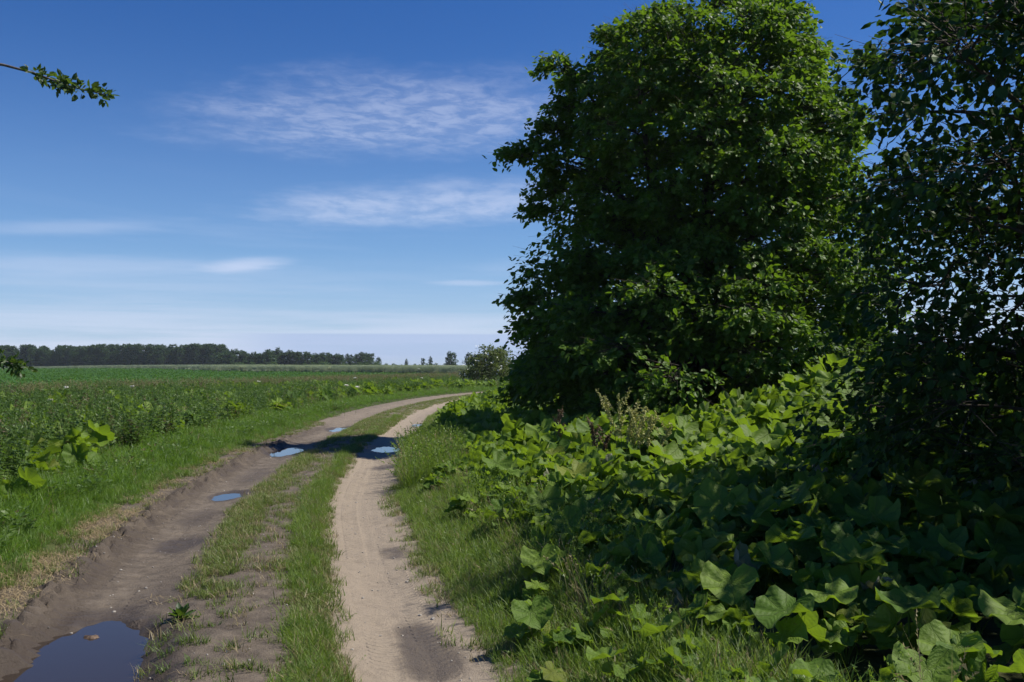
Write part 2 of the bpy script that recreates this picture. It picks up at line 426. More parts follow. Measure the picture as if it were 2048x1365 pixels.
def xy(s, t):
    cx = np.interp(s, CS, CL[:, 0]); cy = np.interp(s, CS, CL[:, 1])
    nx = np.interp(s, CS, CN[:, 0]); ny = np.interp(s, CS, CN[:, 1])
    return cx + nx * t, cy + ny * t

# puddles: x, y, half-width across, half-length along, depth ; wet patches the same without depth
PUD = [(-2.47, 5.45, 0.46, 1.20, 0.080), (-3.79, 13.3, 0.20, 0.42, 0.030), (-4.62, 20.3, 0.42, 0.85, 0.06),
       (-2.47, 20.5, 0.36, 0.75, 0.06), (-4.75, 27.7, 0.36, 0.9, 0.05), (-2.55, 29.0, 0.26, 0.7, 0.05)]
WET = [(-3.2, 9.6, 0.30, 0.75, 0.9), (-0.50, 5.9, 0.20, 0.85, 1.0), (-1.08, 9.1, 0.17, 0.38, 0.8), (-1.22, 10.9, 0.11, 0.28, 0.6), (-1.68, 13.3, 0.14, 0.42, 0.8),
       (-2.16, 16.7, 0.34, 0.5, 0.8), (-3.6, 11.4, 0.25, 1.0, 0.6), (-4.1, 15.8, 0.4, 1.5, 0.6), (-2.5, 7.6, 0.5, 0.8, 0.55), (-2.9, 20.5, 0.6, 1.2, 0.7), (-4.5, 20.5, 0.7, 2.0, 0.8)]

def ell(x, y, c):
    ang = math.atan2(np.interp(c[1], CL[:, 1][:400], CT[:, 0][:400]), np.interp(c[1], CL[:, 1][:400], CT[:, 1][:400]))
    dx = x - c[0]; dy = y - c[1]; ca, sa = math.cos(ang), math.sin(ang)
    u = (dx * ca - dy * sa) / c[2]; v = (dx * sa + dy * ca) / c[3]
    return np.sqrt(u * u + v * v)

def crop_edge(y):                      # boundary between the weedy strip and the crop (x at a given y)
    return -27.0 + 0.155 * y + 1.2 * np.sin(y * 0.11)

def terrain(x, y, t):
    x = np.asarray(x, float); y = np.asarray(y, float)
    h = 1.15 * smooth(4.2, 10, t) * smooth(75, 30, y) * smooth(34, 15, t) * (0.22 + 0.78 * smooth(4.5, 16, y))
    h = h + 0.10 * smooth(1.5, 2.4, t) * smooth(75, 30, y)
    h = h + 0.07 * smooth(-1.5, -2.4, t)
    h = h + 1.25 * smooth(90, 330, y) * np.exp(-((x + 30) / 170.0) ** 2)
    h = h + 0.10 * (fbm(x * 0.25, y * 0.25, 3, 3) - 0.5) * smooth(1.6, 4, np.abs(t))
    h = h + 0.05 * (fbm(x * 1.3, y * 1.3, 5, 3) - 0.5) * smooth(1.4, 2.4, np.abs(t))
    return h

def track_profile(x, y, s, t):
    wob = 0.10 * (vnoise(s * 0.35, s * 0 + 3.3, 8) - 0.5)
    tt = t + wob
    h = -0.060 * np.exp(-((tt - 0.95) / 0.40) ** 2) - 0.075 * np.exp(-((tt + 0.95) / 0.45) ** 2)
    h = h + 0.012 * np.exp(-(tt / 0.3) ** 2)
    lump = fbm(x * 15, y * 15, 21, 3)
    ridge = np.exp(-((tt + 1.42) / 0.13) ** 2) * smooth(30, 22, s)
    h = h + ridge * (0.004 + 0.085 * smooth(0.40, 0.72, lump))
    tread = (np.sin(s * 2 * np.pi / 0.115 + 5 * (t + 1.2)) > 0.1) * np.exp(-((tt + 1.25) / 0.09) ** 2) * 0.022 * smooth(24, 18, s)
    h = h - tread
    inr = np.exp(-((tt - 0.95) / 0.40) ** 4)
    h = h + inr * 0.003 * np.sin(tt * 2 * np.pi / 0.11 + 1.5 * vnoise(s * 0.8, t * 2, 4)) * vnoise(s * 0.5, t * 3, 5)
    h = h + 0.022 * (fbm(x * 3.0, y * 3.0, 31, 4) - 0.5) + np.where(t < 0.3, 0.022, 0.012) * (fbm(x * 14, y * 14, 37, 3) - 0.5)
    return h

def height(x, y, s=None, t=None, carve=True):
    x = np.asarray(x, float).ravel(); y = np.asarray(y, float).ravel()
    if t is None: s, t = st(x, y)
    h = terrain(x, y, t)
    k = np.abs(t) < 2.6
    if k.any():
        p = np.zeros_like(h); p[k] = track_profile(x[k], y[k], s[k], t[k]) * smooth(2.5, 1.9, np.abs(t[k]))
        h = h + p
        if carve:
            for i, c in enumerate(PUD):
                q = k & (np.abs(x - c[0]) < 3) & (np.abs(y - c[1]) < 4)
                if q.any():
                    e = ell(x[q], y[q], c) + 0.95 * (fbm(x[q] * 2.6, y[q] * 2.6, 50 + i, 3) - 0.5)
                    h[q] -= c[4] * smooth(1.3, 0.55, e)
    return h

def in_view(x, y, mx=0.72, pad=3.0, y0=2.4):
    return (y > y0) & (np.abs(x) < mx * y + pad)

# ------------------------------------------------------------------ ground sheet
def grow(a, b, n):
    g = np.geomspace(1, 60, n) - 1; return a + (b - a) * g / g[-1]
xs = np.concatenate([grow(-16, -4500, 45)[:0:-1], np.arange(-16, 12, 0.16), grow(12, 4500, 45)])
ys = np.concatenate([grow(-14, -300, 10)[:0:-1], np.arange(-14, 3, 0.6), np.arange(3, 24, 0.16), np.arange(24, 62, 0.36), np.arange(62, 120, 1.0), grow(120, 6000, 60)])
X, Y = np.meshgrid(xs, ys); gx, gy = X.ravel(), Y.ravel()
gs, gt = st(gx, gy)
gz = height(gx, gy, gs, gt, carve=False) - 0.14 * smooth(1.95, 1.6, np.abs(gt))
nx, ny = len(xs), len(ys)
ii, jj = np.meshgrid(np.arange(ny - 1), np.arange(nx - 1), indexing='ij'); b0 = (ii * nx + jj).ravel()
quads = np.stack([b0, b0 + 1, b0 + nx + 1, b0 + nx], 1)
crop_m = smooth(0, -1.5, gx - crop_edge(gy)) * (gy > 5) * (gt < 0)
crop_m = np.maximum(crop_m, smooth(26, 34, gt) * 0.8)
me = mesh_np('ground', np.stack([gx, gy, gz], 1), quads, True, None, {'crop': crop_m})
tag(link('ground', me, None, ground_mat()), 'flat grassy farmland ground reaching to the horizon', 'ground', kind='structure')

# ------------------------------------------------------------------ dirt track
sv = np.concatenate([np.arange(-8, 3, 0.25), np.arange(3, 12, 0.03), np.arange(12, 24, 0.06), np.arange(24, 60, 0.2), np.arange(60, 130, 0.8)])
tv = np.linspace(-2.05, 2.05, 150)
S, T = np.meshgrid(sv, tv, indexing='ij'); S = S.ravel(); T = T.ravel()
tx, ty = xy(S, T)
tz = height(tx, ty, S, T) - 0.05 * smooth(1.70, 2.02, np.abs(T))
sand = 0.92 * np.exp(-((T - 0.97) / 0.55) ** 4) + 0.10 * np.exp(-((T + 0.95) / 0.50) ** 4) + 0.14
sand = np.where(S > 22, sand + 0.30 * smooth(22, 32, S), sand)
sand = sand + 0.25 * (fbm(tx * 0.7, ty * 2.0, 61, 3) - 0.5) - 0.45 * np.exp(-((T + 1.36) / 0.16) ** 2) * smooth(34, 24, S)
sand = sand + 0.05 * np.sin(T * 2 * np.pi / 0.23) * np.exp(-((T - 0.97) / 0.4) ** 2) * vnoise(S * 0.6, T * 4, 9)
wet = np.zeros_like(S)
for i, c in enumerate(PUD):
    wet = np.maximum(wet, smooth(1.75, 1.05, ell(tx, ty, c) + 0.5 * (fbm(tx * 2.6, ty * 2.6, 50 + i, 3) - 0.5)))
for i, c in enumerate(WET):
    wet = np.maximum(wet, c[4] * smooth(1.35, 0.35, ell(tx, ty, c) + 0.8 * (fbm(tx * 3, ty * 3, 80 + i, 3) - 0.5)))
wet = np.maximum(wet, 0.75 * np.exp(-((T + 1.34) / 0.13) ** 2) * smooth(30, 20, S) * smooth(4, 8, S) * smooth(.25, .6, fbm(tx * 2.2, ty * 2.2, 99, 3)))
ns, nt = len(sv), len(tv)
ii, jj = np.meshgrid(np.arange(ns - 1), np.arange(nt - 1), indexing='ij'); b0 = (ii * nt + jj).ravel()
quads = np.stack([b0, b0 + 1, b0 + nt + 1, b0 + nt], 1)
me = mesh_np('dirt_track', np.stack([tx, ty, tz], 1), quads, True, None, {'sand': np.clip(sand, 0, 1.2), 'wet': wet, 'along': S, 'across': T})
tag(link('dirt_track', me, None, track_mat()), 'rutted two-wheel dirt track of pale sand and dark mud', 'dirt track', kind='structure')

M_WATER = water_mat()
PL = ['wide dark puddle filling the rut beside the plantain weed', 'tiny puddle in the muddy rut beyond the wide puddle', 'bright puddle at the field-side edge of the tree shadow',
      'bright puddle in the tree shadow beside the tall verge grass', 'shallow puddle beyond the tree shadow in the field-side rut', 'small puddle beyond the tree shadow beside the butterbur']
LEVEL = []
for i, c in enumerate(PUD):
    a = np.linspace(0, 2 * np.pi, 40, endpoint=False); ca, sa = [f(math.atan2(np.interp(c[1], CL[:, 1][:400], CT[:, 0][:400]), np.interp(c[1], CL[:, 1][:400], CT[:, 1][:400]))) for f in (math.cos, math.sin)]
    u = np.cos(a) * c[2] * 1.5; v = np.sin(a) * c[3] * 1.35
    ex = c[0] + u * ca + v * sa; ey = c[1] - u * sa + v * ca
    inner_x = c[0] + 0.95 * (u * ca + v * sa) / 1.4; inner_y = c[1] + 0.95 * (-u * sa + v * ca) / 1.4
    lv = float(np.percentile(height(inner_x, inner_y), 38)); LEVEL.append(lv)
    me = mesh_np('puddle', np.stack([ex, ey, np.full(40, lv)], 1), [np.arange(40)[::-1][None]], False)
    tag(link('puddle', me, None, M_WATER), PL[i], 'puddle', kind='structure')

# ------------------------------------------------------------------ scatter (for what nobody could count)
def proto(name, mesh, mats):
    o = bpy.data.objects.new(name, mesh); mesh.materials.clear()
    for m in mats: mesh.materials.append(m)
    return o

def scatter(name, protos, P, rotz, scale, label, cat, tilt=0.0, idx=None):
    P = np.asarray(P, np.float32); n = len(P)
    me = bpy.data.meshes.new(name); me.vertices.add(n); me.vertices.foreach_set('co', P.ravel())
    rot = np.zeros((n, 3), np.float32); rot[:, 2] = rotz
    if tilt: rot[:, 0] = rng.normal(0, tilt, n); rot[:, 1] = rng.normal(0, tilt, n)
    a = me.attributes.new('rot', 'FLOAT_VECTOR', 'POINT'); a.data.foreach_set('vector', rot.ravel())
    a = me.attributes.new('scl', 'FLOAT', 'POINT'); a.data.foreach_set('value', np.asarray(scale, np.float32))
    a = me.attributes.new('idx', 'INT', 'POINT')
    a.data.foreach_set('value', (rng.integers(0, len(protos), n) if idx is None else np.asarray(idx)).astype(np.int32))
    c = bpy.data.collections.new(name + '_kinds')
    for p in protos:
        if p.name not in c.objects: c.objects.link(p)
    g = bpy.data.node_groups.new(name + '_scatter', 'GeometryNodeTree')
    g.interface.new_socket('Geometry', in_out='INPUT', socket_type='NodeSocketGeometry')
    g.interface.new_socket('Geometry', in_out='OUTPUT', socket_type='NodeSocketGeometry')
    gi = g.nodes.new('NodeGroupInput'); go = g.nodes.new('NodeGroupOutput')
    ip = g.nodes.new('GeometryNodeInstanceOnPoints'); ci = g.nodes.new('GeometryNodeCollectionInfo')
    ci.inputs['Collection'].default_value = c; ci.inputs['Separate Children'].default_value = True; ci.inputs['Reset Children'].default_value = True
    ip.inputs['Pick Instance'].default_value = True
    def na(nm, ty):
        nd = g.nodes.new('GeometryNodeInputNamedAttribute'); nd.data_type = ty; nd.inputs['Name'].default_value = nm
        return next(o for o in nd.outputs if o.enabled and o.name == 'Attribute')
    er = g.nodes.new('FunctionNodeEulerToRotation')
    g.links.new(na('rot', 'FLOAT_VECTOR'), er.inputs[0]); g.links.new(er.outputs[0], ip.inputs['Rotation'])
    g.links.new(na('scl', 'FLOAT'), ip.inputs['Scale']); g.links.new(na('idx', 'INT'), ip.inputs['Instance Index'])
    g.links.new(gi.outputs[0], ip.inputs['Points']); g.links.new(ci.outputs[0], ip.inputs['Instance']); g.links.new(ip.outputs[0], go.inputs[0])
    o = bpy.data.objects.new(name, me); col.objects.link(o)
    o.modifiers.new('scatter', 'NODES').node_group = g
    return tag(o, label, cat, kind='stuff')

def blades(seed, n, h0, h1, spread, width, lean, segs=3, head=0.0, flat=False):
    r = np.random.default_rng(seed); G = Geo()
    for k in range(n):
        h = r.uniform(h0, h1); a = r.uniform(0, 2 * np.pi); q = spread * math.sqrt(r.uniform()); b = r.uniform(0, 2 * np.pi)
        base = np.array([q * math.cos(a), q * math.sin(a), -0.01]); ln = r.uniform(0.2, 1.0) * lean
        d = np.array([math.cos(b), math.sin(b), 0]); sd_ = np.array([-math.sin(b + r.normal(0, .5)), math.cos(b), 0])
        u = np.linspace(0, 1, segs + 1)
        if flat: pts = base + np.outer(u, d) * h + np.outer(0.012 + 0.02 * np.sin(u * 3), [0, 0, 1])
        else: pts = base + np.outer(u ** 1.7, d) * h * ln + np.outer(u * (1 - 0.35 * ln * u), [0, 0, 1]) * h
        w_ = width * r.uniform(0.6, 1.2) * (1 - u ** 1.5) + 0.0004
        V = np.concatenate([pts - sd_ * w_[:, None], pts + sd_ * w_[:, None]]); m = segs + 1
        i = np.arange(segs); G.add(V, np.stack([i, i + 1, i + 1 + m, i + m], 1), 0)
        if r.uniform() < head:
            hp = pts[-1]; ax = unit(pts[-1] - pts[-2])
            for z in range(9):
                c = hp + ax * (z * 0.013 - 0.05) * (h / 0.5); o = r.normal(0, 0.010, 3) * (h / 0.5); o2 = r.normal(0, 0.007, 3)
                G.add(np.stack([c, c + o + ax * .012, c + o2 + ax * .022]), [[0, 1, 2]], 1)
    return G

def tufts(name, count, mats, **kw):
    return [proto(name, blades(100 + i * 7 + hash_name(name), **kw).mesh(name, False), mats) for i in range(count)]

def hash_name(s): return sum(ord(c) * (i + 1) for i, c in enumerate(s)) % 997

T_SHORT = tufts('short_grass', 4, [M_GRASS_DRY, M_SEED], n=22, h0=0.03, h1=0.10, spread=0.07, width=0.0026, lean=1.1, segs=2)
T_MID = tufts('verge_grass', 5, [M_GRASS, M_SEED], n=26, h0=0.10, h1=0.26, spread=0.09, width=0.0034, lean=0.9, head=0.02)
T_MEADOW = tufts('meadow_tuft', 5, [M_MEADOW, M_SEED], n=28, h0=0.10, h1=0.30, spread=0.10, width=0.0042, lean=0.95, head=0.02)
T_TALL = tufts('tall_grass', 4, [M_GRASS, M_SEED], n=24, h0=0.25, h1=0.62, spread=0.10, width=0.0034, lean=0.6, segs=4, head=0.35)
T_STRAW = tufts('straw', 3, [M_STRAW, M_STRAW], n=14, h0=0.06, h1=0.22, spread=0.16, width=0.0022, lean=1.0, segs=2, flat=True)

def broad_weed(seed, n=16, h=0.16, size=0.05):
    r = np.random.default_rng(seed); G = Geo()
    for k in range(n):
        a = r.uniform(0, 6.283); b = r.uniform(0.1, 0.9); hh = h * r.uniform(0.4, 1.0); q = r.uniform(0.01, 0.10)
        c = np.array([q * math.cos(a), q * math.sin(a), hh]); L = size * r.uniform(0.6, 1.4)
        d = np.array([math.cos(a) * math.cos(b), math.sin(a) * math.cos(b), math.sin(b) * 0.5]); s_ = np.array([-math.sin(a), math.cos(a), r.normal(0, .3)])
        G.add([c, c + d * L * .5 + s_ * L * .32, c + d * L, c + d * L * .5 - s_ * L * .32, c + d * L * .5 + np.array([0, 0, -.1 * L])], [[0, 4, 1], [1, 4, 2], [2, 4, 3], [3, 4, 0]])
        G.add([[0, 0, 0], [0.003, 0, 0], c], [[0, 1, 2]])
    return G
T_BROAD = [proto('broad_weed', broad_weed(5 + i).mesh('broad_weed', False), [M_WEED]) for i in range(4)]

def nettle(seed, h=0.9):
    r = np.random.default_rng(seed); G = Geo()
    for sidx in range(4):
        hh = h * r.uniform(0.65, 1.1); b = r.uniform(0, 6.28); ln = r.uniform(0.05, 0.25); o = r.normal(0, 0.07, 2)
        pts = [np.array([o[0] + math.cos(b) * ln * u * u * hh, o[1] + math.sin(b) * ln * u * u * hh, u * hh]) for u in np.linspace(0, 1, 5)]
        V, Q = tube(pts, np.linspace(0.004, 0.002, 5), 3); G.add(V, Q, 0)
        for k in range(8):
            u = 0.2 + 0.75 * k / 8; c = np.array([np.interp(u, np.linspace(0, 1, 5), [p[i] for p in pts]) for i in range(3)])
            for sgn in (0, math.pi):
                a = k * 1.57 + sgn + r.normal(0, .3); L = 0.10 * (1.1 - 0.6 * u) * r.uniform(.8, 1.4)
                d = np.array([math.cos(a), math.sin(a), r.uniform(-.5, .3)]); s_ = np.array([-math.sin(a), math.cos(a), r.normal(0, .2)])
                G.add([c, c + d * L * .4 + s_ * L * .3, c + d * L, c + d * L * .4 - s_ * L * .3], [[0, 1, 2, 3]])
        if r.uniform() < 0.7:
            for k in range(14):
                c = pts[-1] + np.array([r.normal(0, .012), r.normal(0, .012), -r.uniform(0, .22) * hh]); o3 = r.normal(0, .02, (2, 3))
                G.add([c, c + o3[0], c + o3[1]], [[0, 1, 2]], 1)
    return G
T_NETTLE = [proto('nettle', nettle(40 + i).mesh('nettle', False), [M_WEED, M_WEEDTOP]) for i in range(5)]

def crop_plant(seed):
    r = np.random.default_rng(seed); G = Geo()
    for k in range(26):
        a = r.uniform(0, 6.28); q = r.uniform(0.02, 0.28); z = 0.36 * (1 - (q / 0.34) ** 2) * r.uniform(0.6, 1.05)
        c = np.array([q * math.cos(a), q * math.sin(a), z]); L = r.uniform(0.10, 0.18)
        d = np.array([math.cos(a), math.sin(a), r.uniform(-.5, .5)]); s_ = np.array([-math.sin(a), math.cos(a), r.normal(0, .4)])
        G.add([c - d * L * .5, c + s_ * L * .4, c + d * L * .5, c - s_ * L * .4], [[0, 1, 2, 3]])
    return G
T_CROP = [proto('crop_plant', crop_plant(70 + i).mesh('crop_plant', False), [M_CROP]) for i in range(4)]

def grain(seed):
    r = np.random.default_rng(seed); G = Geo()
    for k in range(36):
        x0 = r.uniform(-.45, .45); y0 = r.uniform(-.25, .25); h = r.uniform(0.95, 1.3); dx = r.normal(0.06, .05)
        G.add([[x0, y0, 0], [x0 + .012, y0, 0], [x0 + dx + .012, y0, h], [x0 + dx, y0, h]], [[0, 1, 2, 3]], 0)
        G.add([[x0 + dx, y0, h - .02], [x0 + dx + .025, y0 + .01, h + .06], [x0 + dx + .05, y0, h + .15], [x0 + dx + .012, y0 - .01, h + .07]], [[0, 1, 2, 3]], 1)
        x1 = x0 + r.normal(0, .05)
        G.add([[x0, y0, h * .3], [x0 + .10, y0 + .05, h * .6], [x0 + .16, y0 + .1, h * .5]], [[0, 1, 2]], 0)
    return G
T_GRAIN = [proto('grain_stand', grain(90 + i).mesh('grain_stand', False), [M_RYE, M_RYEHEAD]) for i in range(4)]

def stpoints(n, s0, s1, t0, t1, bias=1.0):
    """random points along the track; bias > 1 packs them towards the near end"""
    s = s0 + (s1 - s0) * rng.uniform(0, 1, n) ** bias; t = rng.uniform(t0, t1, n)
    x, y = xy(s, t); return x, y, s, t

def place(x, y, s, t, keep, dz=0.0):
    k = keep & in_view(x, y)
    x, y, s, t = x[k], y[k], s[k], t[k]
    return np.stack([x, y, height(x, y, s, t) + dz], 1), s, t

# ------------------------------------------------------------------ trees
def leaf_geo(P, D, Nn, L, W=1.0, rnd=None, simple=False):
    n = len(P); D = unit(D); S = unit(np.cross(Nn, D)); Nn = np.cross(D, S)
    if simple: tp = np.array([(0, 0, 0), (0.5, -0.42, 0.05), (1, 0, 0), (0.5, 0.42, 0.05)], float); quads = [[0, 1, 2, 3]]; tris = []
    else:
        tp = np.array([(0, 0, 0), (.5, 0, -.07), (1, 0, -.02), (.10, .38, .05), (.62, .34, .06), (.10, -.38, .05), (.62, -.34, .06)], float)
        quads = [[0, 1, 4, 3], [0, 5, 6, 1]]; tris = [[1, 2, 4], [1, 6, 2]]
    L = np.asarray(L, float)
    V = P[:, None] + L[:, None, None] * (tp[None, :, 0:1] * D[:, None] + W * tp[None, :, 1:2] * S[:, None] + tp[None, :, 2:3] * Nn[:, None])
    k = len(tp); off = (np.arange(n) * k)[:, None, None]
    Q = (np.array(quads)[None] + off).reshape(-1, 4)
    T3 = (np.array(tris)[None] + off).reshape(-1, 3) if tris else np.zeros((0, 3), int)
    rnd = rng.uniform(0, 1, n) if rnd is None else rnd
    return V.reshape(-1, 3), Q, T3, np.repeat(rnd, k)

def crown_leaves(C, O, Rr, twigs, per, leaf, r, droop=0.2, up=0.25, jit=0.10, hang=0.5, bias=0.55, u0=0.30, cohere=0.5, flat=1.0):
    """clump centres C, outward directions O, radii Rr -> leaf positions, directions, normals, sizes and the twigs"""
    nc = len(C); m = nc * twigs
    c = np.repeat(C, twigs, 0); o = np.repeat(O, twigs, 0); rr = np.repeat(Rr, twigs)[:, None]
    v = unit(unit(r.normal(size=(m, 3))) + bias * o + np.array([0, 0, up])) * np.array([1.1, 1.1, flat])
    a = c - 0.35 * rr * o + r.normal(0, .08, (m, 3)); ln = r.uniform(0.55, 1.15, (m, 1))
    b = c + rr * v * ln
    a2 = np.repeat(a, per, 0); b2 = np.repeat(b, per, 0); v2 = np.repeat(v, per, 0); rr2 = np.repeat(rr, per, 0)
    u = r.uniform(u0, 1.0, (m * per, 1)) ** 0.8
    P = a2 + (b2 - a2) * u; P[:, 2] -= (droop * rr2 * u * u)[:, 0]
    P += r.normal(0, jit, P.shape) * np.array([1, 1, .8])
    D = unit(v2 + r.normal(0, .7, P.shape) + np.array([0, 0, -hang]))
    Nn = unit(np.array([0, 0, 0.7]) + cohere * v2 + r.normal(0, .45, P.shape))
    L = leaf * r.uniform(0.6, 1.25, len(P))
    return P, D, Nn, L, a, b

def shell_points(n, inner, zr, radius, r, sep):
    """spread clump centres over (and partly inside) a crown whose radius is radius(z, phi)"""
    pts, outs = [], []
    tries = 0
    while len(pts) < n + inner and tries < 60000:
        tries += 1
        z = r.uniform(*zr); ph = r.uniform(-math.pi, math.pi); R_ = radius(z, ph)
        if R_ <= 0.1: continue
        f = r.uniform(0.72, 1.04) if len(pts) < n else r.uniform(0.2, 0.75)
        if r.uniform() > R_ / 4.2: continue
        p = np.array([R_ * f * math.cos(ph), R_ * f * math.sin(ph), z])
        s_ = sep if len(pts) < n else sep * 1.1
        if pts and np.min(np.linalg.norm(np.array(pts) - p, axis=1)) < s_: continue
        zt = (z - zr[0]) / (zr[1] - zr[0])
        pts.append(p); outs.append([math.cos(ph), math.sin(ph), -0.25 + 1.1 * max(0, zt - 0.45)])
    return np.array(pts), unit(np.array(outs))

def bez(a, b, bend, n=6):
    u = np.linspace(0, 1, n)[:, None]; m = (a + b) / 2 + bend
    return (1 - u) ** 2 * a + 2 * u * (1 - u) * m + u * u * b

def build_limbs(stems, C, r, r0=0.03, sides=5):
    """stems: list of (points, radii); a bough from the best stem point to every clump"""
    G = Geo()
    allp = []
    for pts, rad_ in stems:
        V, Q = tube(pts, rad_, 9); G.add(V, Q)
        u = np.linspace(0, 1, 30); k = np.linspace(0, 1, len(pts))
        allp.append(np.stack([np.interp(u, k, pts[:, i]) for i in range(3)] + [np.interp(u, k, rad_)], 1)[4:])
    allp = np.concatenate(allp)
    for c in C:
        d = np.linalg.norm(allp[:, :3] - c, axis=1) + 1.5 * np.maximum(0, allp[:, 2] - c[2] + 0.4)
        q = allp[d.argmin()]
        dist = np.linalg.norm(q[:3] - c)
        pts = bez(q[:3], c, np.array([r.normal(0, .1), r.normal(0, .1), 0.10 * dist]), 6)
        V, Q = tube(pts, np.linspace(min(q[3] * .7, r0 * (0.5 + dist * .35)), 0.008, 6), sides); G.add(V, Q)
    return G

def twig_geo(G, a, b, rad_=0.006):
    """three-sided straight twigs"""
    n = len(a); d = unit(b - a); s1 = unit(np.cross(d, [0.3, 0.2, 0.9])); s2 = np.cross(d, s1)
    th = np.array([0, 2.094, 4.189])
    ring = (s1[:, None] * np.cos(th)[None, :, None] + s2[:, None] * np.sin(th)[None, :, None])
    V = np.concatenate([a[:, None] + ring * rad_, b[:, None] + ring * rad_ * 0.3], 1).reshape(-1, 3)
    o = (np.arange(n) * 6)[:, None]
    Q = np.concatenate([o + np.array([[0, 1, 4, 3]]), o + np.array([[1, 2, 5, 4]]), o + np.array([[2, 0, 3, 5]])])
    G.add(V, Q)

def make_tree(name, base, stems, C, O, Rr, mat, twigs, per, leaf, seed, bark=M_BARK, twig_r=0.006, simple=False, **kw):
    r = np.random.default_rng(seed)
    root = empty(name, base)
    G = build_limbs(stems, C, r)
    P, D, Nn, L, a, b = crown_leaves(C, O, Rr, twigs, per, leaf, r, **kw)
    if twig_r: twig_geo(G, a, b, twig_r)
    link('trunk', G.mesh('trunk'), root, bark)
    V, Q, T3, rn = leaf_geo(P, D, Nn, L, 1.0, None, simple)
    me = mesh_np('crown', V, [Q, T3] if len(T3) else [Q], False, None, {'rnd': rn})
    link('crown', me, root, mat)
    return root

# -- the big broad-crowned tree beside the track
T1 = np.array([4.05, 22.4]); T1z = float(height([T1[0]], [T1[1]])[0]) - 0.05
zl = np.array([0.0, 0.6, 1.5, 2.9, 4.1, 5.3, 7.0, 8.3, 9.2, 9.9, 10.6, 11.0])
rl = np.array([3.3, 3.9, 4.0, 3.8, 3.5, 3.0, 3.3, 2.9, 2.7, 2.0, 1.1, 0.2])
rr_ = np.array([2.8, 3.4, 3.9, 4.2, 4.1, 4.1, 4.1, 4.0, 3.6, 3.0, 2.2, 0.5])
K1 = 0.91
zl = 1.65 + (zl - 1.65) * K1; rl = rl * K1; rr_ = rr_ * K1
def t1_radius(z, ph):
    f = 0.5 - 0.5 * math.cos(ph)                       # 1 towards -x (track side)
    return (np.interp(z + T1z, zl, rl) * f + np.interp(z + T1z, zl, rr_) * (1 - f)) * (1 + 0.07 * math.sin(3 * ph + z)) * (1 + 0.42 * max(0.0, -math.sin(ph)) * float(smooth(4.5, 1.0, z))) - 0.35
r1 = np.random.default_rng(5)
C1, O1 = shell_points(300, 90, (-0.1, 9.85 - T1z), t1_radius, r1, 0.61)
tips = np.array([(-4.75, -0.4, 6.95), (-4.2, -0.3, 7.1), (-3.8, -.6, 6.7), (-3.9, -.4, 7.6), (-3.5, -.3, 8.2), (-3.9, .2, 6.2), (-3.3, .1, 9.0), (-4.5, -.5, 3.4), (-4.4, .3, 1.7), (-4.5, -.3, 1.1), (-3.75, -0.5, 9.15), (-4.1, 0.2, 5.65), (-4.35, -0.2, 2.65), (-2.3, -.3, 9.95), (-3.2, -.2, 8.7), (3.8, -.3, 9.3), (1.6, -.4, 10.7), (0.4, 0, 10.9), (-1.1, -.2, 10.5)]) + np.array([0.45, 0, -1.65])
tips = tips * K1 + np.array([0, 0, 1.65 - T1z])
C1 = np.concatenate([C1, tips]); O1 = np.concatenate([O1, unit(tips * np.array([1, 1, .35]))])
R1 = np.concatenate([r1.uniform(0.57, 1.0, len(C1) - len(tips)), np.full(len(tips), 0.57)])
stems = []
for k in range(7):
    a = k * 0.9 + 0.3; e = np.array([math.cos(a) * r1.uniform(.8, 2.3), math.sin(a) * r1.uniform(.8, 2.3), r1.uniform(5.4, 7.1)])
    if k == 6: e = np.array([0.5, 0, 7.5])
    s0 = np.array([math.cos(a) * .22, math.sin(a) * .22, -0.15])
    stems.append((bez(s0, e, np.array([math.cos(a) * .2, math.sin(a) * .2, .6]), 9), np.linspace(0.17, 0.03, 9)))
big = make_tree('broadleaf_tree', (T1[0], T1[1], T1z), stems, C1, O1, R1, M_LINDEN, 24, 15, 0.119, 21, bias=0.8, up=0.35, u0=0.5, cohere=1.0, flat=0.62, droop=0.3, jit=0.07)
tag(big, 'tall round-crowned dense green tree leafy down to the ground beside the track', 'tree')

# -- the darker overhanging tree
T2 = np.array([5.9, 8.4]); T2z = float(height([T2[0]], [T2[1]])[0]) - 0.05
def t2_radius(z, ph):
    f = 0.5 - 0.5 * math.cos(ph)
    L_ = np.interp(z, [0, .6, 1.2, 2.2, 2.5, 3.0, 3.9, 4.6, 5.2, 5.7], [2.5, 2.8, 2.8, 2.4, 2.3, 2.8, 2.65, 2.2, 1.4, 0.3])
    R_ = np.interp(z, [0, .6, 2, 3.6, 4.8, 5.4, 5.8], [2.6, 3.1, 3.4, 3.4, 2.5, 1.3, .3])
    return L_ * f + R_ * (1 - f)
r2 = np.random.default_rng(8)
C2, O2 = shell_points(150, 75, (0.35, 5.5), t2_radius, r2, 0.53)
R2 = r2.uniform(0.5, 0.85, len(C2))
stems = []
for k in range(5):
    a = k * 1.35 + 2.6; e = np.array([math.cos(a) * r2.uniform(.8, 2.0), math.sin(a) * r2.uniform(.8, 2.0), r2.uniform(4.0, 5.0)])
    stems.append((bez(np.array([math.cos(a) * .15, math.sin(a) * .15, -.15]), e, np.array([math.cos(a) * .3, math.sin(a) * .3, .3]), 9), np.linspace(0.12, 0.025, 9)))
for e in [(-2.4, -0.2, 2.8), (-2.5, -.6, 3.9), (-2.0, .4, 4.8), (-2.4, .3, 1.5)]:
    e = np.array(e); stems.append((bez(np.array([0, 0, e[2] * .45]), e, np.array([0, 0, .35]), 9), np.linspace(0.05, 0.012, 9)))
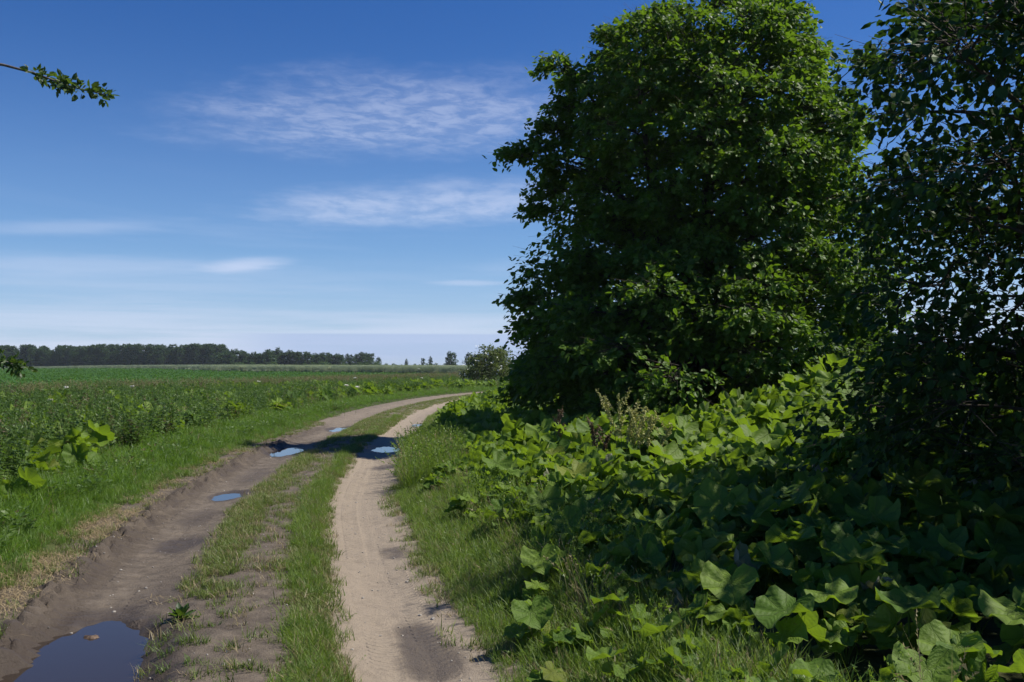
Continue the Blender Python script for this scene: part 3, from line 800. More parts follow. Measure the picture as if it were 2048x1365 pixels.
near = make_tree('overhanging_tree', (T2[0], T2[1], T2z), stems, C2, O2, R2, M_NEAR, 15, 14, 0.088, 22, droop=0.35, hang=0.8, u0=.4)
tag(near, 'dark overhanging tree with sparse leaves and sky showing between its branches', 'tree')

# -- the small-leaved tree at the field side whose twigs reach into view
T3 = np.array([-7.3, 8.4]); T3z = float(height([T3[0]], [T3[1]])[0]) - 0.05
r3 = np.random.default_rng(3)
C3, O3 = shell_points(42, 14, (0.9, 4.9), lambda z, ph: np.interp(z, [0, 1, 2.6, 4, 5.2], [1.2, 1.8, 2.1, 1.6, .4]), r3, 0.5)
stems = [(bez(np.array([0, 0, -.1]), np.array([.2, .1, 4.4]), np.array([.15, 0, 0]), 8), np.linspace(.11, .02, 8))]
haw = make_tree('small_leaved_tree', (T3[0], T3[1], T3z), stems, C3, O3, r3.uniform(.4, .6, len(C3)), M_HAW, 11, 11, 0.05, 23, jit=0.05)
tag(haw, 'small-leaved tree at the field edge, one thin twig reaching out against the sky', 'tree')
def reach(pts, n_cl, nm, leafsz=0.058, spread=0.07, u0=0.3):
    pts = np.array(pts) - np.array([T3[0], T3[1], T3z]); k = np.linspace(0, 1, len(pts))
    br = link('branch', mesh_np('branch', *tube(pts, np.linspace(0.016, 0.004, len(pts)), 6)), haw, M_BARK_PALE)
    P, D = [], []
    ax = unit(pts[-1] - pts[0])
    for i in range(n_cl):
        u = u0 + (1 - u0) * (i + r3.uniform(-.25, .25)) / (n_cl - 1); u = min(max(u, 0.02), 1)
        c = np.array([np.interp(u, k, pts[:, j]) for j in range(3)])
        for q in range(r3.integers(18, 30)):
            d = unit(r3.normal(size=3) + 0.5 * ax + np.array([0, 0, -.25])); P.append(c + d * r3.uniform(0.005, spread) + r3.normal(0, .012, 3)); D.append(d)
    P = np.array(P); D = np.array(D)
    V, Q, T3_, rn = leaf_geo(P, D, unit(r3.normal(size=P.shape) + np.array([0, 0, .8])), leafsz * r3.uniform(.6, 1.3, len(P)), 0.75)
    link('foliage', mesh_np('foliage', V, [Q, T3_], False, None, {'rnd': rn}), br, M_HAW)
def pix(px, py, d): return ((px - 1024) / F * d, d, CAM_H + (HOR - py) / F * d)
reach([(-6.6, 8.2, 4.25), pix(-80, 112, 8.2), pix(0, 126, 8.1), pix(60, 142, 8.05), pix(130, 168, 8.0), pix(203, 186, 8.0)], 9, 'upper', u0=0.62)
reach([(-6.8, 8.3, 2.2), (-5.4, 8.2, 1.95), pix(-40, 716, 8.1), pix(8, 722, 8.0), pix(44, 736, 8.0)], 7, 'lower', 0.05, 0.075, 0.55)

# -- far trees
def far_tree(name, seed, prof, h, leaf, n, mat, trunk_h=0.3, clump=0.9):
    r = np.random.default_rng(seed); zz, rr = prof
    C, O = shell_points(n, n // 3, (h * trunk_h * .6, h), lambda z, ph: np.interp(z / h, zz, rr), r, 0.55)
    stems = [(np.array([(0, 0, -.3), (0.05, 0, h * .4), (0, 0.05, h * .92)]), np.array([.2, .13, .03]))]
    root = make_tree(name, (0, 0, 0), stems, C, O, r.uniform(.6, 1.1, len(C)) * clump, mat, 7, 5, leaf, seed, twig_r=0, simple=True, jit=0.2)
    return root
FT = [far_tree('poplar', 31, ([0, .15, .4, .8, 1], [.3, 1.2, 1.6, 1.2, .2]), 11.0, 0.55, 34, M_FAR),
      far_tree('field_tree', 32, ([0, .2, .5, .8, 1], [1.0, 2.4, 3.0, 2.2, .4]), 9.5, 0.6, 46, M_FAR),
      far_tree('poplar', 33, ([0, .25, .5, .85, 1], [.3, 1.3, 1.9, 1.5, .3]), 12.0, 0.55, 36, M_FAR),
      far_tree('hedge_bush', 34, ([0, .3, .7, 1], [1.8, 2.4, 2.0, .4]), 4.2, 0.5, 26, M_FAR_L, 0.1),
      far_tree('field_tree', 35, ([0, .25, .45, .8, 1], [.5, 1.6, 2.3, 1.9, .4]), 10.5, 0.6, 40, M_FAR)]
used = set()
def put_far(kind, px, d, hpx, label, group, cat='tree', wide=1.0):
    """stand a far tree at photo column px and distance d; hpx = its height above the horizon in photo rows"""
    o = FT[kind] if kind not in used else copy_tree(FT[kind]); used.add(kind)
    x = (px - 1024) / F * d; z = float(height([x], [d])[0]) - 0.1
    H0 = (11.0, 9.5, 12.0, 4.2, 10.5)[kind]
    k = (CAM_H + hpx / F * d - z) / H0
    o.location = (x, d, z); o.rotation_euler = (0, 0, rng.uniform(0, 6.28)); o.scale = (k * wide, k * wide, k)
    return tag(o, label, cat, group)
G_ROW = 'trees lining the far edge of the grain field'
L_ROW = ['slim upright tree in the long row beyond the grain field', 'rounded tree in the long row beyond the grain field', 'slim upright tree in the long row beyond the grain field', None, 'rounded tree in the long row beyond the grain field']
for px in np.concatenate([np.arange(452, 500, 9), np.arange(506, 640, 8.3), np.arange(646, 745, 9.5)]):
    kind = int(rng.choice([0, 2, 4, 0, 2, 1])); hp = np.interp(px, [450, 475, 500, 540, 600, 640, 660, 690, 742], [30, 36, 28, 36, 33, 26, 28, 24, 31]) + rng.normal(0, 2)
    put_far(kind, px + rng.normal(0, 2), 440 + rng.uniform(-12, 25), hp, L_ROW[kind], G_ROW, wide=1.6)
put_far(4, 757, 430, 21, 'small tree standing at the end of the long row beyond the grain field', None)
for px, hp, kd in [(813, 17, 0), (846, 20, 2), (861, 22, 0)]:
    put_far(kd, px, 470, hp, 'slim lone tree in the gap between the long row and the round tree', 'lone slim trees beyond the grain field')
put_far(1, 902, 380, 32, 'round dark tree beyond the grain field beside the pale bush', None, wide=1.05)
for px, hp, kd in [(938, 30, 4), (960, 26, 1), (985, 38, 1), (1003, 40, 4)]:
    put_far(kd, px, 380, hp, 'dark tree rising behind the pale flowering bush', 'trees behind the pale bush')
for px in np.concatenate([np.arange(460, 800, 15), np.arange(800, 890, 14)]):
    put_far(3, px + rng.normal(0, 3), 420 + rng.uniform(-6, 6), rng.uniform(4, 11) if px < 800 else rng.uniform(5, 8), 'low bush in the hedge at the foot of the far tree row', 'hedge bushes beyond the grain field', 'bush', 1.3)
for px, hp, kd in [(1722, 42, 4), (1775, 50, 1), (1850, 46, 4), (1915, 48, 2), (1975, 52, 0), (1995, 50, 2), (2035, 44, 1)]:
    put_far(kd, px, 230, hp, 'distant tree glimpsed through the overhanging branches', 'trees across the field behind the overhanging tree')
# the wood on the left: one mass
def joined(kind, nm):
    G = Geo()
    tr = FT[kind]
    o = []
    for ch in tr.children:
        me = ch.data; V = np.empty(len(me.vertices) * 3, np.float32); me.vertices.foreach_get('co', V); V = V.reshape(-1, 3)
        F_ = np.array([list(p.vertices) for p in me.polygons if len(p.vertices) == 4])
        if ch.name.startswith('crown'): G.add(V, F_, 0, rng.uniform(0, 1, len(V) // 4).repeat(4))
        else: G.add(V, F_, 1)
    return proto(nm, G.mesh(nm, False), [M_FAR if kind != 3 else M_FAR_L, M_BARK])
W_PROTO = [joined(1, 'wood_tree'), joined(4, 'wood_tree'), joined(2, 'wood_tree'), joined(3, 'wood_bush')]
n = 3000
wx = rng.uniform(-470, -150, n); wy = 520 + rng.uniform(0, 1, n) * 220
idx = rng.integers(0, 3, n); sc_ = rng.uniform(0.86, 1.06, n) * np.interp(wx / wy, [-.6, -.45, -.28], [1.12, 1.12, 1.02]) * np.array([1.17, 1.06, .93])[idx] * 0.70
nb = 420; wx = np.concatenate([wx, rng.uniform(-330, -150, nb)]); wy = np.concatenate([wy, rng.uniform(505, 520, nb)])
idx = np.concatenate([idx, np.full(nb, 3)]); sc_ = np.concatenate([sc_, rng.uniform(.7, 1.2, nb)])
k = wx / wy < -0.262
scatter('distant_wood', W_PROTO, np.stack([wx, wy, height(wx, wy) - .2], 1)[k], rng.uniform(0, 6.28, k.sum()), sc_[k], 'dark distant wood forming a continuous band on the horizon', 'wood', idx=idx[k])

# -- pale flowering bush past the bend
r4 = np.random.default_rng(14)
C4, O4 = shell_points(70, 26, (0.3, 3.2), lambda z, ph: np.interp(z, [0, .8, 1.8, 2.7, 3.4], [1.9, 2.3, 2.1, 1.4, .3]), r4, 0.42)
bx, by = -1.75, 82.0; bz = float(height([bx], [by])[0]) - .05
stems = [(bez(np.array([0, 0, 0.]), np.array([math.cos(a) * .9, math.sin(a) * .9, 2.6]), np.array([0, 0, .3]), 6), np.linspace(.05, .015, 6)) for a in (0, 2.1, 4.2)]
bush = make_tree('flowering_bush', (bx, by, bz), stems, C4, O4, r4.uniform(.4, .65, len(C4)), M_BUSH, 11, 9, 0.14, 24, twig_r=0.005)
fp = C4[:60] + O4[:60] * 0.5 + r4.normal(0, .15, (60, 3)); fp = np.repeat(fp, 4, 0) + r4.normal(0, .07, (240, 3))
V, Q, T3_, rn = leaf_geo(fp, unit(r4.normal(size=fp.shape)), unit(r4.normal(size=fp.shape) + np.array([0, -1, .5])), np.full(240, .10), 1.2)
link('blossom', mesh_np('blossom', V, [Q, T3_], False), bush, M_BLOSSOM)
tag(bush, 'pale yellow-green bush dotted with white blossom past the bend of the track', 'bush')

# ------------------------------------------------------------------ grass and weeds
def cat3(*a): return [np.concatenate(k) for k in zip(*a)]
# verge on the tree side
x, y, s, t = cat3(stpoints(7000, 2.8, 13, 1.25, 2.75), stpoints(6000, 13, 34, 1.25, 2.7), stpoints(3500, 34, 75, 1.3, 3.2))
edge = 1.42 + 0.12 * (fbm(s * 0.9, s * 0 + 1.7, 12, 3) - 0.5) * 2
keep = (t > edge) & (rng.uniform(0, 1, len(t)) < np.interp(t, [1.3, 1.6, 2.3, 2.75], [.5, 1, 1, .5]))
P, s2, t2 = place(x, y, s, t, keep)
sc_ = rng.uniform(.55, 1.1, len(P)) * np.interp(t2, [1.3, 1.7, 2.3], [.35, .75, 1.15])
scatter('verge_grass', T_MID, P, rng.uniform(0, 6.28, len(P)), sc_, 'fine green grass on the verge between the track and the butterbur', 'grass', 0.12)
# verge on the field side
x, y, s, t = cat3(stpoints(14000, 3.5, 13, -4.8, -1.45), stpoints(15000, 13, 34, -4.8, -1.4), stpoints(9000, 34, 100, -5.0, -1.35))
edge = -1.62 - 0.45 * fbm(s * 0.7, s * 0 + 4.2, 13, 3) - 0.08 * smooth(14, 8, s)
keep = (t < edge + 0.1) & (rng.uniform(0, 1, len(t)) < np.interp(t - edge, [-3, -1.2, -.5, 0.1], [.6, 1, .8, .15]))
P, s2, t2 = place(x, y, s, t, keep)
sc_ = rng.uniform(.55, 1.3, len(P)) * np.interp(t2, [-4, -2.6, -1.9], [1.3, .98, .42]) * (.72 + .6 * vnoise(P[:, 0] * 1.5, P[:, 1] * 1.5, 33))
scatter('meadow_grass', T_MEADOW, P, rng.uniform(0, 6.28, len(P)), sc_, 'lush bright grass along the field side of the track', 'grass', 0.14)
x, y, s, t = cat3(stpoints(1800, 4, 13, -5.2, -2.2), stpoints(3000, 13, 40, -5.2, -2.2))
P, s2, t2 = place(x, y, s, t, vnoise(x * .9, y * .9, 77) > 0.42)
scatter('low_weeds', T_BROAD, P, rng.uniform(0, 6.28, len(P)), rng.uniform(.7, 1.6, len(P)), 'low broad-leaved weeds mixed into the field-side verge grass', 'weeds', 0.1)
# worn grass of the middle strip and the track edges
x, y, s, t = cat3(stpoints(9000, 3, 13, -0.55, 0.62), stpoints(9000, 13, 32, -0.55, 0.62), stpoints(5000, 32, 80, -0.6, 0.65))
nz = fbm(x * 2.2, y * 2.2, 41, 3)
right_line = np.exp(-((t - 0.41) / 0.10) ** 2) * 1.25
left_line = np.exp(-((t + 0.30) / 0.13) ** 2) * 0.8 * smooth(6.9, 7.9, s)
fill = 0.13 * smooth(6.8, 8.5, s) + 0.6 * smooth(22, 30, s) + 0.03
dens = (right_line + left_line + fill) * smooth(0.30, 0.58, nz + 0.08) * (1 - 0.85 * np.exp(-((s - 21.0) / 0.9) ** 2) * (t < 0.1))
P, s2, t2 = place(x, y, s, t, rng.uniform(0, 1, len(t)) < dens)
scatter('worn_grass', T_SHORT, P, rng.uniform(0, 6.28, len(P)), rng.uniform(.6, 1.25, len(P)), 'short worn grass on the middle strip between the two ruts', 'grass', 0.15)
x, y, s, t = cat3(stpoints(4200, 3, 14, 0.18, 0.60), stpoints(2600, 14, 34, 0.15, 0.6))
nz = fbm(x * 1.6, y * 1.6, 43, 3)
P, s2, t2 = place(x, y, s, t, (rng.uniform(0, 1, len(t)) < np.exp(-((t - 0.39) / 0.11) ** 2) * smooth(.40, .58, nz + .03)))
scatter('strip_grass', T_MID, P, rng.uniform(0, 6.28, len(P)), rng.uniform(.3, .7, len(P)), 'taller green grass line along the middle strip beside the sandy rut', 'grass', 0.15)
x, y, s, t = cat3(stpoints(2600, 3, 14, 1.15, 1.7), stpoints(3600, 5, 30, -2.5, -1.45))
P, s2, t2 = place(x, y, s, t, rng.uniform(0, 1, len(t)) < .7 * smooth(.38, .62, fbm(x * 3.5, y * 3.5, 45, 3)) * np.where(t > 0, smooth(1.15, 1.5, t), 1))
scatter('edge_grass', T_SHORT, P, rng.uniform(0, 6.28, len(P)), rng.uniform(.5, 1.3, len(P)), 'thin worn grass creeping over the outer edges of the ruts', 'grass', 0.15)
# straw on the field-side shoulder
x, y, s, t = cat3(stpoints(1700, 4.5, 12, -2.6, -1.5), stpoints(700, 12, 26, -2.5, -1.5), stpoints(300, 4, 20, -.6, .6))
P, s2, t2 = place(x, y, s, t, (vnoise(x * 1.1, y * 1.1, 91) > 0.35) & (rng.uniform(0, 1, len(t)) < np.exp(-((t + 1.78) / .24) ** 2) + .06), 0.004)
scatter('dry_straw', T_STRAW, P, rng.uniform(0, 6.28, len(P)), rng.uniform(.5, 1.1, len(P)), 'flattened pale dry straw along the field-side shoulder of the track', 'straw')
# tall grass with seed heads
x, y, s, t = cat3(stpoints(420, 13.0, 19, 1.55, 2.4), stpoints(260, 3.5, 13, 2.0, 3.0), stpoints(900, 18, 60, -6.5, -3.6), stpoints(500, 9, 18, -7, -4))
P, s2, t2 = place(x, y, s, t, (vnoise(x * .8, y * .8, 95) > 0.35))
sc_ = rng.uniform(.6, 1.1, len(P)) * np.where((t2 > 0) & (s2 < 13), .8, 1.0)
scatter('tall_grass', T_TALL, P, rng.uniform(0, 6.28, len(P)), sc_, 'tall thin grass with pale seed heads in loose clumps', 'grass', 0.1)
# weedy strip between the verge and the crop
n = 26000
y = 9 + 130 * rng.uniform(0, 1, n) ** 1.6; x = rng.uniform(-0.62, 0.05, n) * (y + 6) - 1
s, t = st(x, y)
keep = (t < -3.2) & (x > crop_edge(y) - 1.0) & (fbm(x * .35, y * .35, 55, 3) > 0.36) & (t < -4.4 + 2.0 * fbm(x * .6, y * .6, 56, 2))
P, s2, t2 = place(x, y, s, t, keep)
scatter('weeds', T_NETTLE, P, rng.uniform(0, 6.28, len(P)), rng.uniform(.6, 1.1, len(P)), 'dull green tall weeds with brownish tops between the track verge and the crop', 'weeds', 0.12)
n = 9000
y = 7 + 120 * rng.uniform(0, 1, n) ** 1.5; x = rng.uniform(-0.62, 0.05, n) * (y + 6) - 1
s, t = st(x, y)
P, s2, t2 = place(x, y, s, t, (t < -2.7 - 1.2 * vnoise(x * .7, y * .7, 57)) & (x > crop_edge(y) - 3.0))
scatter('rough_grass', T_TALL, P, rng.uniform(0, 6.28, len(P)), rng.uniform(.6, .95, len(P)), 'rough tall grass filling the weedy strip beside the crop', 'grass', 0.15)
n = 2500
y = rng.uniform(35, 130, n); x = crop_edge(y) + rng.normal(0, 1.6, n)
s, t = st(x, y)
P, s2, t2 = place(x, y, s, t, t < -4)
T_SEEDY = tufts('seeding_grass', 3, [M_SEED, M_SEED], n=22, h0=0.5, h1=1.0, spread=0.2, width=0.004, lean=0.5, segs=3, head=0.8)
scatter('seeding_grass', T_SEEDY, P, rng.uniform(0, 6.28, len(P)), rng.uniform(.7, 1.1, len(P)), 'pale straw-coloured seeding grass along the border of the crop', 'grass', 0.12)
# crop
n = 46000
y = 22 + 420 * rng.uniform(0, 1, n) ** 1.9; x = -rng.uniform(0.0, 0.66, n) * (y + 4)
RX = np.array([-330., -208, -100, -58, -10, 6]); RY = np.array([520., 400, 270, 200, 165, 160])
s, t = st(x, y)
P, s2, t2 = place(x, y, s, t, (x < crop_edge(y) - .4) & (y < np.interp(x, RX, RY) - 1))
d = P[:, 1]
scatter('crop_plants', T_CROP, P, rng.uniform(0, 6.28, len(P)), rng.uniform(.8, 1.15, len(P)) * np.interp(d, [30, 150, 400], [1, 1.25, 2.0]), 'even dark green leafy crop covering the flat field', 'crop')
# standing grain
u = rng.uniform(0, 1, 16000)
x = np.interp(u, [0, .3, .5, .75, 1], [-330, -208, -100, -30, 8]); y = np.interp(x, RX, RY) + rng.uniform(0, 1, len(x)) ** 2 * 60
P = np.stack([x, y, height(x, y)], 1)
scatter('standing_grain', T_GRAIN, P, rng.uniform(0, 6.28, len(P)), rng.uniform(.95, 1.1, len(P)), 'pale standing grain in a band across the far field', 'grain')
gx_ = np.linspace(-360, 14, 120); rows = np.concatenate([[1.5, 3, 5], np.geomspace(8, 240, 22)])
GX, GR = np.meshgrid(gx_, rows); gyy = np.interp(GX, RX, RY) + GR
gzz = height(GX.ravel(), gyy.ravel()) + 1.12 + 0.10 * (fbm(GX.ravel() * .8, gyy.ravel() * .8, 66, 3) - .5)
nxx = len(gx_); ii, jj = np.meshgrid(np.arange(len(rows) - 1), np.arange(nxx - 1), indexing='ij'); b0 = (ii * nxx + jj).ravel()
me = mesh_np('grain_field', np.stack([GX.ravel(), gyy.ravel(), gzz], 1), np.stack([b0, b0 + 1, b0 + nxx + 1, b0 + nxx], 1))
tag(link('grain_field', me, None, plain_mat('grain_canopy', (0.30, 0.31, 0.16), (0.42, 0.41, 0.22), 0.9, 0.95, 0.5)), 'level top of the ripening grain field', 'field', kind='structure')

# ------------------------------------------------------------------ butterbur
def bur_leaf(seed, hgt, reach_, R_, tilt, cup, na=32):
    """one leaf with its stalk; root at the origin, leaf blade leaning out along +x"""
    r = np.random.default_rng(seed)
    th = np.linspace(-np.pi, np.pi, na + 1)
    out = 1 - 0.62 * np.exp(-((np.pi - np.abs(th)) / 0.30) ** 2) + 0.035 * np.abs(np.cos(4.5 * th)) + r.normal(0, .018, na + 1)
    rings = [0.40, 0.78, 1.0]
    V = [(0, 0, 0)]; UV = [(0.5, 0.0)]
    ph = r.uniform(0, 6.28, 3); ka = r.uniform(0.08, 0.2)
    fold = r.uniform(-.15, .30)
    for q in rings:
        rr = q * out * R_
        xx = rr * np.cos(th); yy = rr * np.sin(th)
        z = R_ * (cup * q ** 1.6 + 0.085 * q * np.cos(9 * th) + ka * q ** 3 * np.sin(4 * th + ph[0]) + 0.06 * q ** 3 * np.sin(7 * th + ph[1])) + fold * (yy ** 2) / R_ - 0.25 * R_ * np.maximum(0, q * np.cos(th)) ** 2 * r.uniform(.3, 1.2)
        V += list(zip(xx, yy, z)); UV += [(t_ / (2 * np.pi) + .5, q) for t_ in th]
    V = np.array(V); m = na + 1
    ct, s_t = math.cos(tilt), math.sin(tilt)
    V = np.stack([V[:, 0] * ct + V[:, 2] * s_t, V[:, 1], -V[:, 0] * s_t + V[:, 2] * ct], 1) + np.array([reach_, 0, hgt])
    j = np.arange(na)
    tris = np.stack([np.zeros(na, int), 1 + j, 2 + j], 1)
    quads = np.concatenate([np.stack([1 + q * m + j, 1 + (q + 1) * m + j, 2 + (q + 1) * m + j, 2 + q * m + j], 1) for q in range(len(rings) - 1)])
    sp = bez(np.array([0, 0, -.05]), np.array([reach_, 0, hgt]), np.array([-reach_ * .35, 0, hgt * .08]), 4)
    SV, SQ = tube(sp, np.linspace(.011, .007, 4), 4)
    SQ = SQ + len(V)
    V = np.concatenate([V, SV]); UV = UV + [(0.5, 0.02)] * len(SV)
    return mesh_np('leaf', V, [tris, np.concatenate([quads, SQ])], True, None, None, np.array(UV))

BUR = []
rb = np.random.default_rng(77)
for i in range(14):
    hg = [0.16, 0.22, 0.27, 0.31, 0.34, 0.37, 0.41, 0.45, 0.30, 0.35, 0.25, 0.39, 0.20, 0.43][i]
    me = bur_leaf(200 + i, hg, rb.uniform(.05, .20), rb.uniform(.13, .20) * (0.8 + .5 * hg), rb.uniform(.0, .95), rb.uniform(.10, .45))
    me.materials.append(M_BUR); BUR.append(me)
BUR_PALE = []
for i in range(3):
    me = bur_leaf(300 + i, 0.36, .12, .13, [1.0, .5, 1.3][i], 0.6); me.materials.append(M_BUR_PALE); BUR_PALE.append(me)

def jgrid(x0, x1, y0, y1, step):
    X_, Y_ = np.meshgrid(np.arange(x0, x1, step), np.arange(y0, y1, step)); X_ = X_.ravel(); Y_ = Y_.ravel()
    return X_ + rng.uniform(-.45, .45, len(X_)) * step, Y_ + rng.uniform(-.45, .45, len(X_)) * step
# tree side, near part dense
x, y = jgrid(-3, 12, 3.9, 32, 0.36); s, t = st(x, y)
edge = 2.05 + 0.45 * (vnoise(s * .9, s * 0, 15) - .5) + 0.25 * smooth(12, 16, s) * smooth(20, 17, s) - 0.6 * smooth(8, 5, y)
k = (t > edge) & in_view(x, y, 0.56, 0.6, 3.2) & (np.hypot(x - T2[0], y - T2[1]) > .4) & ~((np.hypot(x - 1.5, y - 13.2) < .75)) & (((x - T1[0]) / 3.7) ** 2 + ((y - T1[1]) / 5.6) ** 2 > 1)
xr, yr, tr_ = x[k], y[k], t[k]
# field side
x, y = jgrid(-40, 2, 8, 60, 0.55); s, t = st(x, y)
patch = fbm(x * .28, y * .28, 58, 3)
k = (t < -2.9 - 1.1 * vnoise(s * .4, s * 0, 16)) & (x > crop_edge(y)) & in_view(x, y, 0.56, .5, 8) & (patch > np.interp(t, [-12, -6, -3.4], [.41, .38, .36]))
xl, yl, tl_ = x[k], y[k], t[k]
k = np.zeros(2, int)
allx = np.concatenate([xr, xl, [-5.35]]); ally = np.concatenate([yr, yl, [10.6]]); allt = np.concatenate([tr_, tl_, [-3.3]])
order = np.argsort(np.hypot(allx, ally)); allx, ally, allt = allx[order], ally[order], allt[order]
alls, _ = st(allx, ally); allz = height(allx, ally, alls, allt)
NB = min(300, len(allx))
def bur_size(x, y, t):
    b = 1.0 if t > 0 else 1.05
    if t > 0: b *= float(np.interp(t, [1.7, 2.6, 3.6, 5], [.55, .75, .92, 1.05])) * float(np.interp(y, [3.8, 6.5], [.72, 1]))
    return b
def bur_label(x, y, t, b):
    size = 'small' if b < .74 else ('mid-sized' if b < .96 else 'large')
    if t < 0: return size + ' butterbur plant among the weeds on the field side of the track', 'butterbur on the field side of the track'
    q = math.hypot(x - T2[0], y - T2[1])
    if q < 2.6: return size + ' butterbur plant deep in the dark right under the overhanging tree', 'butterbur beneath the overhanging tree'
    if t < 2.35: return size + ' butterbur plant standing out in the verge grass on the tree side of the track', 'butterbur at the verge grass'
    if y > 15.5: return size + ' butterbur plant on the rising bank below the big round tree', 'butterbur below the round tree'
    if math.hypot(x - 1.5, y - 13.2) < 1.9: return size + ' butterbur plant growing around the seeding dock', 'butterbur around the dock'
    if y > 11.5: return size + (' butterbur plant on the sunlit slope between dock and overhanging tree' if x > 1.5 else ' butterbur plant between the dock and the verge grass'), 'butterbur between the two trees'
    if q < 4.0: return size + ' butterbur plant below the outer twigs of the overhanging tree', 'butterbur beneath the overhanging tree'
    if t < 3.0: return size + ' butterbur plant in the first rank of leaves behind the verge grass', 'butterbur behind the verge grass'
    return size + ' butterbur plant in the leafy carpet between verge grass and overhanging tree', 'butterbur carpet'
withered = set(int(k) for k in rb.choice(NB, 9, replace=False))
for i in range(NB):
    b = bur_size(allx[i], ally[i], allt[i]) * rb.uniform(.85, 1.15)
    root = empty('butterbur', (allx[i], ally[i], allz[i] - .01), rb.uniform(0, 6.28))
    lb = bur_label(allx[i], ally[i], allt[i], b); tag(root, lb[0], 'butterbur plant', lb[1])
    nl = rb.integers(4, 7); a0 = rb.uniform(0, 6.28)
    for q in range(nl):
        pale = i in withered and q == 0
        o = bpy.data.objects.new('leaf', BUR_PALE[rb.integers(0, 3)] if pale else BUR[rb.integers(0, 14)]); col.objects.link(o); o.parent = root
        if pale: o['label'] = 'withered grey-white curled leaf'
        o.rotation_euler = (rb.normal(0, .14), rb.normal(0, .14), a0 + q * 6.283 / nl + rb.normal(0, .3)); k = b * rb.uniform(.62, 1.12); o.scale = (k, k, k * rb.uniform(.9, 1.1))
# the rest of the carpet
def bur_join(seed):
    r = np.random.default_rng(seed); Vs, Ts, Qs, U = [], [], [], []; off = 0
    nl = 5; a0 = r.uniform(0, 6.28)
    for q in range(nl):
        me = BUR[r.integers(0, 14)]
        V = np.empty(len(me.vertices) * 3, np.float32); me.vertices.foreach_get('co', V); V = V.reshape(-1, 3)
        M = np.array(Euler((r.normal(0, .14), r.normal(0, .14), a0 + q * 1.2566 + r.normal(0, .3))).to_matrix()) * r.uniform(.75, 1.2)
        Vs.append(V @ M.T)
        uvv = np.zeros((len(V), 2)); uvl = np.empty(len(me.loops) * 2, np.float32); me.uv_layers[0].data.foreach_get('uv', uvl); li = np.empty(len(me.loops), np.int32); me.loops.foreach_get('vertex_index', li)
        uvv[li] = uvl.reshape(-1, 2); U.append(uvv)
        Ts.append(np.array([list(p.vertices) for p in me.polygons if len(p.vertices) == 3]) + off); Qs.append(np.array([list(p.vertices) for p in me.polygons if len(p.vertices) == 4]) + off)
        off += len(V)
    return proto('butterbur_clump', mesh_np('butterbur_clump', np.concatenate(Vs), [np.concatenate(Ts), np.concatenate(Qs)], True, None, None, np.concatenate(U)), [M_BUR])
T_BUR = [bur_join(400 + i) for i in range(6)]
xx, yy = allx[NB:], ally[NB:]; zz_, tt_ = allz[NB:], allt[NB:]
x, y = jgrid(-60, 2, 58, 130, 0.9); s, t = st(x, y); k = (t < -3.6) & (t > -16) & (x > crop_edge(y)) & in_view(x, y, .56, .5) & (fbm(x * .2, y * .2, 59, 3) > .40)
xx = np.concatenate([xx, x[k]]); yy = np.concatenate([yy, y[k]]); zz_ = np.concatenate([zz_, height(x[k], y[k], s[k], t[k])]); tt_ = np.concatenate([tt_, t[k]])
x, y = jgrid(-2, 16, 32, 62, 0.6); s, t = st(x, y); k = (t > 2.1) & in_view(x, y, .56, .5) & (t < 9)
xx = np.concatenate([xx, x[k]]); yy = np.concatenate([yy, y[k]]); zz_ = np.concatenate([zz_, height(x[k], y[k], s[k], t[k])]); tt_ = np.concatenate([tt_, t[k]])
sz = np.where(tt_ < 0, 1.12, np.interp(tt_, [1.7, 2.6, 3.6, 5], [.58, .8, .95, 1.05])) * rng.uniform(.85, 1.2, len(xx))
scatter('butterbur_cover', T_BUR, np.stack([xx, yy, zz_ - .01], 1), rng.uniform(0, 6.28, len(xx)), sz, 'continuous cover of butterbur leaves farther along both sides of the track', 'ground cover', 0.06)

